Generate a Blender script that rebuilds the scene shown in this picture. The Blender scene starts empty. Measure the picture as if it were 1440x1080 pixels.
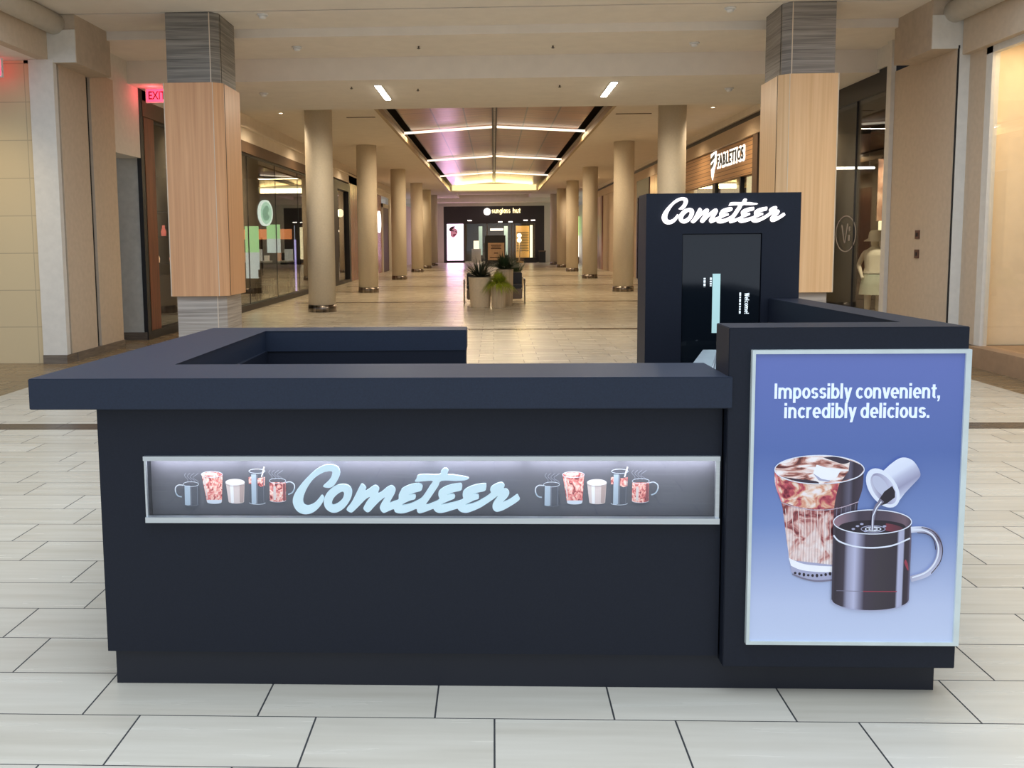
import bpy, bmesh, math, random
from mathutils import Vector, Matrix
random.seed(7)
SC = bpy.context.scene
COL = SC.collection
PI = math.pi

# ------------------------------------------------------------------ camera
F_PX, CX, CY = 1292.891, 648.619, 466.64
PITCH, YAW, ROLL, EYE = 0.0988, -0.0358, -0.0085, 1.6182
cp, sp, cw, sw = math.cos(PITCH), math.sin(PITCH), math.cos(YAW), math.sin(YAW)
vF = Vector((sw*cp, cw*cp, -sp)); vR = Vector((cw, -sw, 0)); vU = vR.cross(vF)
cr, sr = math.cos(ROLL), math.sin(ROLL)
vR2 = cr*vR + sr*vU; vU2 = -sr*vR + cr*vU
cam = bpy.data.cameras.new('camera'); camo = bpy.data.objects.new('camera', cam); COL.objects.link(camo)
m = Matrix.Identity(4)
for i in range(3):
    m[i][0], m[i][1], m[i][2] = vR2[i], vU2[i], -vF[i]
m[2][3] = EYE
camo.matrix_world = m
cam.sensor_width = 36; cam.lens = F_PX/1440*36
cam.shift_x = (720-CX)/1440; cam.shift_y = -(540-CY)/1440
cam.clip_end = 300
SC.camera = camo

# ------------------------------------------------------------------ world, view, large lights
SC.view_settings.view_transform = 'Standard'; SC.view_settings.look = 'None'
SC.view_settings.gamma = 1; SC.view_settings.use_curve_mapping = False
SC.view_settings.exposure = 0.0
W = bpy.data.worlds.new('world'); SC.world = W; W.use_nodes = True
W.node_tree.nodes['Background'].inputs[0].default_value = (0.82, 0.92, 1.08, 1)
W.node_tree.nodes['Background'].inputs[1].default_value = 0.85

def lamp(name, kind, loc, energy, color, target=None, size=1.0, size_y=None, spot=None, blend=.6, radius=.05, parent=None):
    l = bpy.data.lights.new(name, kind); l.energy = energy; l.color = color
    if kind == 'AREA':
        l.size = size
        if size_y: l.shape = 'RECTANGLE'; l.size_y = size_y
    else:
        l.shadow_soft_size = radius
    if kind == 'SPOT': l.spot_size = spot; l.spot_blend = blend
    o = bpy.data.objects.new(name, l); COL.objects.link(o); o.location = loc
    if target is not None:
        d = Vector(target)-Vector(loc); o.rotation_euler = d.to_track_quat('-Z', 'Y').to_euler()
    return o
# daylight falling through the skylight over the front of the mall
lamp('skylight_lamp', 'AREA', (0, 2.5, 8.5), 720, (.77, .91, 1.10), (0, 3.2, 0), 9, 11)
WARM = (1.0, .77, .50)

# ------------------------------------------------------------------ materials
def nt(name):
    mt = bpy.data.materials.new(name); mt.use_nodes = True
    return mt, mt.node_tree, mt.node_tree.nodes['Principled BSDF']
def s2l(c):
    return tuple(((x/255)/12.92 if x/255 <= .04045 else ((x/255+.055)/1.055)**2.4) for x in c)
def node(t, typ, **k):
    n = t.nodes.new(typ)
    for a, b in k.items(): setattr(n, a, b)
    return n
def coords(t, scale=(1, 1, 1), kind='Object'):
    tc = node(t, 'ShaderNodeTexCoord'); mp = node(t, 'ShaderNodeMapping'); mp.inputs['Scale'].default_value = scale
    t.links.new(tc.outputs[kind], mp.inputs[0]); return mp.outputs[0]
def ramp(t, fac, stops):
    r = node(t, 'ShaderNodeValToRGB'); e = r.color_ramp.elements
    while len(e) < len(stops): e.new(.5)
    for i, (p, c) in enumerate(stops):
        e[i].position = p; e[i].color = (*c, 1)
    t.links.new(fac, r.inputs[0]); return r.outputs[0]
CACHE = {}
def mat(name, color, rough=.6, metal=0, emit=0, ecol=None, vary=.08, scale=(9, 9, 9), bump=0, spec=.5):
    """painted / plain surface with a fine noise variation"""
    if name in CACHE: return CACHE[name]
    mt, t, b = nt(name); c = color
    n = node(t, 'ShaderNodeTexNoise'); n.inputs['Scale'].default_value = 1; n.inputs['Detail'].default_value = 4
    t.links.new(coords(t, scale), n.inputs['Vector'])
    lo = tuple(x*(1-vary) for x in c); hi = tuple(min(1, x*(1+vary)) for x in c)
    t.links.new(ramp(t, n.outputs['Fac'], [(.3, lo), (.7, hi)]), b.inputs['Base Color'])
    b.inputs['Roughness'].default_value = rough; b.inputs['Metallic'].default_value = metal
    b.inputs['Specular IOR Level'].default_value = spec
    if emit:
        b.inputs['Emission Color'].default_value = (*(ecol or c), 1); b.inputs['Emission Strength'].default_value = emit
    if bump:
        bp = node(t, 'ShaderNodeBump'); bp.inputs['Strength'].default_value = bump; bp.inputs['Distance'].default_value = .01
        t.links.new(n.outputs['Fac'], bp.inputs['Height']); t.links.new(bp.outputs[0], b.inputs['Normal'])
    CACHE[name] = mt; return mt
def streak(name, dark, light, scale, rough=.5, detail=6, spec=.5, lo=.3, hi=.7):
    if name in CACHE: return CACHE[name]
    mt, t, b = nt(name)
    n = node(t, 'ShaderNodeTexNoise'); n.inputs['Scale'].default_value = 1; n.inputs['Detail'].default_value = detail
    n.inputs['Distortion'].default_value = .6
    t.links.new(coords(t, scale), n.inputs['Vector'])
    t.links.new(ramp(t, n.outputs['Fac'], [(lo, dark), (hi, light)]), b.inputs['Base Color'])
    b.inputs['Roughness'].default_value = rough; b.inputs['Specular IOR Level'].default_value = spec
    CACHE[name] = mt; return mt
def glass(name, tint=(.9, .93, .92), ior=1.5, rough=0.0):
    if name in CACHE: return CACHE[name]
    mt = bpy.data.materials.new(name); mt.use_nodes = True; t = mt.node_tree; t.nodes.clear()
    out = node(t, 'ShaderNodeOutputMaterial'); mx = node(t, 'ShaderNodeMixShader'); fr = node(t, 'ShaderNodeLayerWeight')
    tr = node(t, 'ShaderNodeBsdfTransparent'); gl = node(t, 'ShaderNodeBsdfGlossy')
    n = node(t, 'ShaderNodeTexNoise'); n.inputs['Scale'].default_value = .7
    t.links.new(coords(t), n.inputs['Vector'])
    t.links.new(ramp(t, n.outputs['Fac'], [(.3, tuple(x*.97 for x in tint)), (.7, tint)]), tr.inputs[0])
    gl.inputs['Roughness'].default_value = rough; fr.inputs['Blend'].default_value = .5
    pw = node(t, 'ShaderNodeMath', operation='POWER'); pw.inputs[1].default_value = 5; t.links.new(fr.outputs['Facing'], pw.inputs[0])
    r0 = ((ior-1)/(ior+1))**2; ma = node(t, 'ShaderNodeMath', operation='MULTIPLY_ADD'); ma.inputs[1].default_value = 1-r0; ma.inputs[2].default_value = r0
    t.links.new(pw.outputs[0], ma.inputs[0]); t.links.new(ma.outputs[0], mx.inputs[0])
    t.links.new(tr.outputs[0], mx.inputs[1]); t.links.new(gl.outputs[0], mx.inputs[2])
    t.links.new(mx.outputs[0], out.inputs[0]); CACHE[name] = mt; return mt
def emitter(name, color, strength):
    return mat(name, color, .5, 0, strength, color, vary=.02)

# floor: 61 x 30.5 cm tiles in a third-offset bond, dark inlay bands, darker border strips
def floor_material():
    mt, t, b = nt('floor_tile')
    geo = node(t, 'ShaderNodeNewGeometry'); sx = node(t, 'ShaderNodeSeparateXYZ'); t.links.new(geo.outputs['Position'], sx.inputs[0])
    def M(op, a, c=None, d=None):
        n = node(t, 'ShaderNodeMath', operation=op)
        for i, v in enumerate((a, c, d)):
            if v is None: continue
            if isinstance(v, (int, float)): n.inputs[i].default_value = v
            else: t.links.new(v, n.inputs[i])
        return n.outputs[0]
    X, Y = sx.outputs[0], sx.outputs[1]
    D, Wd, x0, y0 = .305, .61, -.0049, 2.9824
    v = M('DIVIDE', M('SUBTRACT', Y, y0), D); row = M('FLOOR', v); fv = M('SUBTRACT', v, row)
    par = M('FLOORED_MODULO', row, 2)                       # row 0 -> phase -1/3, row -1 -> 0
    u = M('ADD', M('DIVIDE', M('SUBTRACT', X, x0), Wd), M('MULTIPLY', M('SUBTRACT', 1, par), 1/3))
    cu = M('FLOOR', u); fu = M('SUBTRACT', u, cu)
    gv = M('GREATER_THAN', M('ABSOLUTE', M('SUBTRACT', fv, .5)), .5-.0078)
    gu = M('GREATER_THAN', M('ABSOLUTE', M('SUBTRACT', fu, .5)), .5-.0052)
    grout = M('MAXIMUM', gv, gu)
    cid = node(t, 'ShaderNodeCombineXYZ'); t.links.new(cu, cid.inputs[0]); t.links.new(row, cid.inputs[1])
    wn = node(t, 'ShaderNodeTexWhiteNoise', noise_dimensions='2D'); t.links.new(cid.outputs[0], wn.inputs['Vector'])
    mp = node(t, 'ShaderNodeMapping'); mp.inputs['Scale'].default_value = (1.2, 15, 1); t.links.new(geo.outputs['Position'], mp.inputs[0])
    ad = node(t, 'ShaderNodeVectorMath', operation='ADD'); t.links.new(mp.outputs[0], ad.inputs[0])
    sc = node(t, 'ShaderNodeVectorMath', operation='SCALE'); sc.inputs[3].default_value = 37; t.links.new(wn.outputs['Color'], sc.inputs[0]); t.links.new(sc.outputs[0], ad.inputs[1])
    n = node(t, 'ShaderNodeTexNoise'); n.inputs['Scale'].default_value = 1; n.inputs['Detail'].default_value = 5; t.links.new(ad.outputs[0], n.inputs['Vector'])
    fac = M('ADD', M('MULTIPLY', n.outputs['Fac'], .75), M('MULTIPLY', wn.outputs['Value'], .25))
    tile = ramp(t, fac, [(.25, s2l((190, 181, 162))), (.52, s2l((203, 195, 177))), (.78, s2l((214, 207, 190)))])
    def mix(f, a, c):
        mx = node(t, 'ShaderNodeMix', data_type='RGBA')
        t.links.new(f, mx.inputs['Factor'])
        for k, q in ((6, a), (7, c)):
            if isinstance(q, tuple): mx.inputs[k].default_value = (*q, 1)
            else: t.links.new(q, mx.inputs[k])
        return mx.outputs[2]
    brown = ramp(t, n.outputs['Fac'], [(.3, s2l((120, 100, 72))), (.7, s2l((146, 124, 92)))])
    border = M('MULTIPLY', M('GREATER_THAN', M('ABSOLUTE', M('SUBTRACT', X, .06)), 5.36), M('LESS_THAN', Y, 17.5))
    c1 = mix(border, tile, brown)
    dark = ramp(t, n.outputs['Fac'], [(.3, s2l((62, 54, 48))), (.7, s2l((82, 72, 64)))])
    band = None
    for ya, yb in ((7.80, 8.07), (16.60, 16.90), (24.2, 24.5), (32.9, 33.2), (41.6, 41.9), (50.3, 50.6)):
        q = M('MULTIPLY', M('GREATER_THAN', Y, ya), M('LESS_THAN', Y, yb))
        band = q if band is None else M('MAXIMUM', band, q)
    band = M('MULTIPLY', band, M('LESS_THAN', M('ABSOLUTE', M('SUBTRACT', X, .06)), 5.36))
    c2 = mix(grout, c1, s2l((58, 58, 58)))
    c3 = mix(band, c2, dark)
    t.links.new(c3, b.inputs['Base Color'])
    rg = M('ADD', .20, M('MULTIPLY', n.outputs['Fac'], .12)); t.links.new(M('MAXIMUM', rg, M('MULTIPLY', grout, .8)), b.inputs['Roughness'])
    b.inputs['Specular IOR Level'].default_value = .34
    bp = node(t, 'ShaderNodeBump'); bp.inputs['Strength'].default_value = .35; bp.inputs['Distance'].default_value = .003; bp.invert = True
    t.links.new(grout, bp.inputs['Height']); t.links.new(bp.outputs[0], b.inputs['Normal'])
    return mt
def grid_material(name, ca, cb, cg, sy, sz, axis='X', off=(0, 0)):
    """wall tiles with thin joints (brick texture in wall plane)"""
    mt, t, b = nt(name)
    tc = node(t, 'ShaderNodeNewGeometry'); sp_ = node(t, 'ShaderNodeSeparateXYZ'); t.links.new(tc.outputs['Position'], sp_.inputs[0])
    cb_ = node(t, 'ShaderNodeCombineXYZ'); t.links.new(sp_.outputs[0 if axis == 'X' else 1], cb_.inputs[0]); t.links.new(sp_.outputs[2], cb_.inputs[1])
    br = node(t, 'ShaderNodeTexBrick'); br.offset = 0; br.inputs['Scale'].default_value = 1
    br.inputs['Brick Width'].default_value = sy; br.inputs['Row Height'].default_value = sz; br.inputs['Mortar Size'].default_value = .006
    br.inputs['Color1'].default_value = (*ca, 1); br.inputs['Color2'].default_value = (*cb, 1); br.inputs['Mortar'].default_value = (*cg, 1)
    t.links.new(cb_.outputs[0], br.inputs['Vector']); t.links.new(br.outputs['Color'], b.inputs['Base Color'])
    b.inputs['Roughness'].default_value = .55
    return mt

M_NAVY = mat('navy_laminate', (.0085, .0115, .021), .5, vary=.12, scale=(160, 160, 160), spec=.3)
M_TOP = mat('countertop_laminate', (.0150, .0230, .043), .5, vary=.12, scale=(160, 160, 160), spec=.38)
M_PLINTH = mat('navy_plinth', (.008, .010, .018), .55, vary=.10, scale=(160, 160, 160))
M_ALU = mat('brushed_aluminium', (.68, .72, .74), .38, .85, vary=.05, scale=(3, 3, 200))
M_WALL = mat('tan_wall_paint', s2l((198, 178, 153)), .75, vary=.05, scale=(14, 14, 14))
M_PALE = mat('pale_wall_paint', s2l((216, 210, 198)), .75, vary=.04, scale=(12, 12, 12))
M_CEIL = mat('ceiling_paint', s2l((232, 222, 208)), .85, vary=.03, scale=(4, 4, 4))
M_GREY = mat('grey_door_paint', s2l((186, 184, 174)), .7)
M_BROWNBASE = streak('brown_stone_base', s2l((84, 74, 64)), s2l((124, 112, 98)), (3, 3, 30), .4)
M_BLACK = mat('black_metal', (.012, .012, .014), .45)
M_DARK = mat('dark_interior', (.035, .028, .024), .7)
M_DARKB = mat('dark_brown_header', s2l((104, 82, 64)), .6)
M_STONE = streak('grey_stone', s2l((92, 87, 80)), s2l((156, 149, 138)), (1.1, 1.1, 48), .5)
M_STONEL = streak('grey_stone_light', s2l((140, 130, 120)), s2l((190, 180, 168)), (1.1, 1.1, 48), .5)
M_OAK = streak('light_oak_veneer', s2l((202, 148, 104)), s2l((222, 170, 124)), (24, 24, .5), .42)
M_OAK_LIT = streak('lit_oak_veneer', s2l((220, 176, 126)), s2l((236, 196, 148)), (24, 24, .5), .42)  # same oak, paler: the warm light on the right pillar put into its colour
M_REDWOOD = streak('red_brown_wood', s2l((92, 48, 28)), s2l((134, 76, 46)), (26, 26, 1.0), .45)
M_COLUMN = mat('cream_column_paint', s2l((230, 219, 198)), .6, vary=.04, scale=(30, 30, 30))
M_STEEL = streak('brushed_steel', (.06, .05, .045), (.42, .37, .32), (9, 9, .05), .3); M_STEEL.node_tree.nodes['Principled BSDF'].inputs['Metallic'].default_value = 1
M_WHITE = mat('white_plastic', (.78, .77, .74), .5)
M_CHROME = mat('chrome', (.7, .7, .7), .15, 1)
M_GLASS = glass('shop_glass', (.90, .91, .89), 1.5)
M_CLEAR = glass('clear_panel', (.96, .97, .97), 1.45)
M_LIGHT = emitter('lamp_white', (1, .93, .80), 22)
M_SEAM = mat('dark_joint', (.02, .017, .014), .9)

# ------------------------------------------------------------------ mesh helpers
class MB:
    def __init__(s): s.bm = bmesh.new(); s.mi = 0
    def _set(s, fs):
        for f in fs: f.material_index = s.mi
    def box(s, x0, x1, y0, y1, z0, z1, bevel=0):
        vs = [s.bm.verts.new((x, y, z)) for x in (x0, x1) for y in (y0, y1) for z in (z0, z1)]
        idx = [(0, 1, 3, 2), (4, 6, 7, 5), (0, 4, 5, 1), (2, 3, 7, 6), (0, 2, 6, 4), (1, 5, 7, 3)]
        fs = [s.bm.faces.new([vs[i] for i in q]) for q in idx]; s._set(fs)
        if bevel:
            es = {e for f in fs for e in f.edges}
            r = bmesh.ops.bevel(s.bm, geom=list(es), offset=bevel, segments=2, affect='EDGES', clamp_overlap=True); s._set(r['faces'])
        return s
    def prism(s, poly, z0, z1, axis='z', bevel=0):
        """extrude polygon; axis z: poly in xy; axis y: poly in xz between y=z0..z1; axis x: poly in yz"""
        def P(a, b, c): return {'z': (a, b, c), 'y': (a, c, b), 'x': (c, a, b)}[axis]
        A = [s.bm.verts.new(P(a, b, z0)) for a, b in poly]; B = [s.bm.verts.new(P(a, b, z1)) for a, b in poly]
        n = len(poly); fs = [s.bm.faces.new(A[::-1]), s.bm.faces.new(B)]
        for i in range(n): fs.append(s.bm.faces.new([A[i], A[(i+1) % n], B[(i+1) % n], B[i]]))
        s._set(fs)
        if bevel:
            es = {e for f in fs for e in f.edges}
            r = bmesh.ops.bevel(s.bm, geom=list(es), offset=bevel, segments=2, affect='EDGES', clamp_overlap=True); s._set(r['faces'])
        return s
    def lathe(s, prof, c=(0, 0), seg=32, cap=True):
        rings = [[s.bm.verts.new((c[0]+r*math.cos(2*PI*i/seg), c[1]+r*math.sin(2*PI*i/seg), z)) for i in range(seg)] for r, z in prof]
        fs = []
        for a, b in zip(rings, rings[1:]):
            for i in range(seg):
                f = s.bm.faces.new([a[i], a[(i+1) % seg], b[(i+1) % seg], b[i]]); f.smooth = True; fs.append(f)
        if cap: fs += [s.bm.faces.new(rings[0][::-1]), s.bm.faces.new(rings[-1])]
        s._set(fs); return s
    def tube(s, pts, r, seg=10, close=False):
        pts = [Vector(p) for p in pts]; n = len(pts); rings = []; up = Vector((0, 0, 1))
        rr = r if isinstance(r, (list, tuple)) else [r]*n
        for i, p in enumerate(pts):
            d = (pts[(i+1) % n if close else min(i+1, n-1)]-pts[(i-1) % n if close else max(i-1, 0)]).normalized()
            a = d.cross(up); a = a if a.length > 1e-3 else d.cross(Vector((1, 0, 0))); a.normalize(); b = a.cross(d)
            rings.append([s.bm.verts.new(p+a*rr[i]*math.cos(2*PI*k/seg)+b*rr[i]*math.sin(2*PI*k/seg)) for k in range(seg)])
        fs = []
        pr = list(zip(rings, rings[1:]))+([(rings[-1], rings[0])] if close else [])
        for a, b in pr:
            for k in range(seg):
                f = s.bm.faces.new([a[k], a[(k+1) % seg], b[(k+1) % seg], b[k]]); f.smooth = True; fs.append(f)
        if not close: fs += [s.bm.faces.new(rings[0][::-1]), s.bm.faces.new(rings[-1])]
        s._set(fs); return s
    def poly(s, pts3):
        f = s.bm.faces.new([s.bm.verts.new(p) for p in pts3]); s._set([f]); return s
    def sphere(s, c, r, seg=20, sc=(1, 1, 1)):
        mtx = Matrix.Translation(c) @ Matrix.Diagonal((*[r*k for k in sc], 1))
        q = bmesh.ops.create_uvsphere(s.bm, u_segments=seg, v_segments=seg//2, radius=1, matrix=mtx)
        fs = {f for v in q['verts'] for f in v.link_faces}
        for f in fs: f.smooth = True
        s._set(fs); return s
    def build(s, name, mats, parent=None, recalc=True):
        if recalc: bmesh.ops.recalc_face_normals(s.bm, faces=s.bm.faces)
        off = Vector((0, 0, 0)); q = parent
        while q is not None: off += Vector(q.location); q = q.parent
        if off.length: bmesh.ops.translate(s.bm, verts=s.bm.verts, vec=-off)
        me = bpy.data.meshes.new(name); s.bm.to_mesh(me); s.bm.free()
        for q in (mats if isinstance(mats, (list, tuple)) else [mats]): me.materials.append(q)
        o = bpy.data.objects.new(name, me); COL.objects.link(o)
        if parent is not None: o.parent = parent
        return o
def thing(name, label, cat, loc=(0, 0, 0), group=None):
    o = bpy.data.objects.new(name, None); COL.objects.link(o); o.location = loc; o.empty_display_size = .1
    return tag(o, label, cat, group)
def tag(o, label, cat, group=None):
    o['label'] = label; o['category'] = cat
    if group: o['group'] = group
    return o
def struct(o, label=None):
    o['kind'] = 'structure'
    if label: o['label'] = label
    return o
def B(*a, **k): return MB().box(*a, **k)
def copy_tree(root, loc, label):
    r = root.copy(); COL.objects.link(r); r.location = loc; r['label'] = label
    for ch in list(root.children):
        c = ch.copy(); COL.objects.link(c); c.parent = r
        for g in list(ch.children):
            d = g.copy(); COL.objects.link(d); d.parent = c
    return r
def smooth(pts, n=3):
    out = []; L = len(pts)
    for i in range(L):
        p0, p1, p2, p3 = [Vector(pts[(i+k) % L]) for k in (-1, 0, 1, 2)]
        for j in range(n):
            t = j/n
            out.append(tuple(.5*((2*p1)+(p2-p0)*t+(2*p0-5*p1+4*p2-p3)*t*t+(3*p1-p0-3*p2+p3)*t**3)))
    return out
hs = lambda p: smooth([p[0]]+p+[p[-1]], 5)[5:-9]
def curve_mesh(name, loops, extrude, mats, parent, to_world, bevel=0, offset=0):
    """filled flat outlines (with holes) -> solid mesh; to_world: 4x4 placing the xy plane"""
    c = bpy.data.curves.new(name, 'CURVE'); c.dimensions = '2D'; c.fill_mode = 'BOTH'; c.extrude = extrude; c.bevel_depth = bevel; c.offset = offset
    for lp in loops:
        s = c.splines.new('POLY'); s.points.add(len(lp)-1); s.use_cyclic_u = True
        for p, q in zip(s.points, lp): p.co = (q[0], q[1], 0, 1)
    return _curve_to_mesh(name, c, mats, parent, to_world)
def _curve_to_mesh(name, c, mats, parent, to_world):
    o = bpy.data.objects.new(name+'_src', c); COL.objects.link(o); bpy.context.view_layer.update()
    me = bpy.data.meshes.new_from_object(o.evaluated_get(bpy.context.evaluated_depsgraph_get()))
    bpy.data.objects.remove(o); bpy.data.curves.remove(c)
    off = Vector((0, 0, 0)); q = parent
    while q is not None: off += Vector(q.location); q = q.parent
    me.transform(Matrix.Translation(-off) @ to_world); me.materials.clear()
    for q in (mats if isinstance(mats, (list, tuple)) else [mats]): me.materials.append(q)
    o = bpy.data.objects.new(name, me); COL.objects.link(o)
    if parent is not None: o.parent = parent
    me.name = name
    return o
def text_mesh(name, body, width, height, mats, parent, to_world, extrude=.001, offset=0, spacing=1.0, line=1.0):
    """text fitted to a width x height box centred on the origin of to_world"""
    def mk():
        c = bpy.data.curves.new(name, 'FONT'); c.body = body; c.align_x = 'CENTER'; c.size = 1; c.offset = offset
        c.space_character = spacing; c.space_line = line; c.resolution_u = 3; return c
    o = bpy.data.objects.new('probe', mk()); COL.objects.link(o); bpy.context.view_layer.update()
    me = bpy.data.meshes.new_from_object(o.evaluated_get(bpy.context.evaluated_depsgraph_get()))
    xs = [v.co.x for v in me.vertices]; ys = [v.co.y for v in me.vertices]
    bpy.data.meshes.remove(me); cc = o.data; bpy.data.objects.remove(o); bpy.data.curves.remove(cc)
    sx, sy = width/(max(xs)-min(xs)), height/(max(ys)-min(ys))
    c = mk(); c.extrude = extrude
    fit = Matrix.Diagonal((sx, sy, 1, 1)) @ Matrix.Translation((-(max(xs)+min(xs))/2, -(max(ys)+min(ys))/2, 0))
    return _curve_to_mesh(name, c, mats, parent, to_world @ fit)
class Glyphs:
    """bold condensed grotesque drawn from bars and bowls; x-height 1, capitals 1.38"""
    WV, WH = .255, .20
    def __init__(s): s.polys = []; s.x = 0
    def bar(s, x0, x1, y0, y1): s.polys.append([(s.x+x0, y0), (s.x+x1, y0), (s.x+x1, y1), (s.x+x0, y1)])
    def V(s, x, y0, y1): s.bar(x-s.WV/2, x+s.WV/2, y0, y1)
    def arc(s, cx, cy, rx, ry, a0, a1, n=18):
        for i in range(n):
            q = []
            for a, k in ((a0+(a1-a0)*i/n, 1), (a0+(a1-a0)*(i+1)/n, 1), (a0+(a1-a0)*(i+1)/n, -1), (a0+(a1-a0)*i/n, -1)):
                a = math.radians(a); q.append((s.x+cx+(rx+k*s.WV/2)*math.cos(a), cy+(ry+k*s.WH/2)*math.sin(a)))
            s.polys.append(q)
    def diag(s, x0, y0, x1, y1, w=.27): s.polys.append([(s.x+x0-w/2, y0), (s.x+x0+w/2, y0), (s.x+x1+w/2, y1), (s.x+x1-w/2, y1)])
    def glyph(s, ch):
        L = .14; adv = .84
        bowl = lambda: s.arc(.42, .5, .28, .41, 0, 360, 28)
        def arch(c): s.arc(c, .60, .27, .31, 180, 0, 12); s.V(c+.27, 0, .62)
        if ch == ' ': adv = .30
        elif ch == 'I': s.V(L+.01, 0, 1.38); adv = .36
        elif ch in 'il': s.V(L, 0, 1 if ch == 'i' else 1.38); adv = .35; ch == 'i' and s.V(L, 1.14, 1.38)
        elif ch == 'm': s.V(L, 0, 1); arch(.41); arch(.95); adv = 1.43
        elif ch == 'n': s.V(L, 0, 1); arch(.41); adv = .89
        elif ch == 'h': s.V(L, 0, 1.38); arch(.41); adv = .89
        elif ch == 'r': s.V(L, 0, 1); s.arc(.41, .60, .27, .31, 180, 70, 8); adv = .58
        elif ch == 'u': s.V(L, .38, 1); s.arc(.41, .40, .27, .31, 180, 360, 12); s.V(.68, 0, 1); adv = .89
        elif ch == 'p': s.V(L, -.38, 1); bowl(); adv = .86
        elif ch == 'b': s.V(L, 0, 1.38); bowl(); adv = .86
        elif ch == 'd': s.V(.70, 0, 1.38); bowl(); adv = .89
        elif ch == 'a': s.V(.70, 0, 1); bowl(); adv = .89
        elif ch == 'g': s.V(.70, -.1, 1); bowl(); s.arc(.42, -.1, .28, .2, 360, 200, 10); adv = .89
        elif ch == 'o': bowl()
        elif ch == 'c': s.arc(.42, .5, .28, .41, 42, 318, 22); adv = .78
        elif ch == 'e': s.arc(.42, .5, .28, .41, 0, 312, 24); s.bar(.2, .82, .40, .56); adv = .85
        elif ch == 's': s.arc(.38, .70, .22, .20, 25, 262, 14); s.arc(.38, .30, .22, .20, 82, -158, 14); adv = .77
        elif ch == 'y': s.diag(.13, 1, .38, .04); s.diag(.66, 1, .28, -.38, .25); adv = .78
        elif ch == 'v': s.diag(.13, 1, .38, 0); s.diag(.66, 1, .41, 0); adv = .78
        elif ch == 'W': s.diag(.13, 1.38, .34, 0, .25); s.diag(.58, 1.38, .36, 0, .2); s.diag(.60, 1.38, .82, 0, .2); s.diag(1.04, 1.38, .84, 0, .25); adv = 1.2
        elif ch == 't': s.V(.24, .2, 1.26); s.bar(.0, .50, .82, 1.0); s.arc(.40, .26, .16, .16, 180, 275, 8); adv = .55
        elif ch == '!': s.V(L, .4, 1.38); s.V(L, 0, .25); adv = .36
        elif ch == '.': s.V(L, 0, .26); adv = .36
        elif ch == ',': s.V(L, 0, .26); s.polys.append([(s.x+L-.02, 0), (s.x+L+.1275, 0), (s.x+L+.02, -.26), (s.x+L-.12, -.26)]); adv = .36
        s.x += adv+.035
def bold_text(name, body, width, xheight, mt, parent, T, depth=.0006):
    """body centred on T's origin (baseline at 0), scaled to the width and x-height given"""
    g = Glyphs()
    for ch in body: g.glyph(ch)
    xs = [p[0] for q in g.polys for p in q]; x0, x1 = min(xs), max(xs); k = width/(x1-x0); mb = MB()
    for q in g.polys:
        top = [mb.bm.verts.new(T @ Vector(((a-(x0+x1)/2)*k, b*xheight, depth))) for a, b in q]
        bot = [mb.bm.verts.new(T @ Vector(((a-(x0+x1)/2)*k, b*xheight, -depth))) for a, b in q]
        mb.bm.faces.new(top); n = len(q)
        for i in range(n): mb.bm.faces.new([top[i], bot[i], bot[(i+1) % n], top[(i+1) % n]])
    return mb.build(name, mt, parent)
def facing_camera(x, y, z):      # xy plane of a sign -> wall facing -y
    return Matrix.Translation((x, y, z)) @ Matrix.Rotation(PI/2, 4, 'X')
def facing_left(x, y, z):        # wall on the right side, facing -x, text runs towards -y
    return Matrix.Translation((x, y, z)) @ Matrix.Rotation(-PI/2, 4, 'Z') @ Matrix.Rotation(PI/2, 4, 'X')
def facing_right(x, y, z):
    return Matrix.Translation((x, y, z)) @ Matrix.Rotation(PI/2, 4, 'Z') @ Matrix.Rotation(PI/2, 4, 'X')

# ================================================================== SETTING
struct(B(-13, 13, -8, 76, -.2, 0).build('floor', floor_material()))
ZC = 4.62
XL, XR = -5.82, 5.95
# ceiling: coffers over the crossing, beam soffit with the two lamps, concourse ceiling around the tray
mb = MB(); mb.box(-8, 8, 10.6, 12.225, ZC, 4.9); mb.box(-8, 8, 12.275, 13.25, ZC, 4.9); struct(mb.build('ceiling', M_CEIL))
struct(B(-8, 8, 13.25, 14.75, 4.50, 4.9).build('ceiling_step', M_CEIL))
struct(B(-8, 8, 14.75, 17.95, 4.15, 4.9).build('ceiling_beam', M_CEIL))
struct(B(-8, -2.66, 17.95, 57, ZC, 4.9).build('ceiling_left', M_CEIL)); struct(B(2.74, 8, 17.95, 57, ZC, 4.9).build('ceiling_right', M_CEIL)); struct(B(-2.66, 2.74, 17.95, 19.0, ZC, 4.9).build('ceiling_front', M_CEIL))
mb = MB(); mb.box(-8, 8, 57, 60, ZC, 4.9); mb.box(-8, -2.4, 60, 66, ZC, 4.9); mb.box(2.5, 8, 60, 66, ZC, 4.9); mb.box(-8, 8, 66, 74, 4.35, 4.9)
mb.box(-2.4, 2.5, 60, 66, 4.85, 5.1); mb.box(-8, 8, 56.7, 57, 4.9, 5.6)
struct(mb.build('ceiling_far', M_CEIL))
struct(B(-8, 8, 12.2, 12.3, 4.66, 4.8).build('trim_1', M_SEAM))
# roof above the front of the mall, open skylight well
mb = MB(); mb.box(-8, 8, 10.6, 10.75, 4.9, 7.5); struct(mb.build('wall_back', M_PALE))

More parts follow.
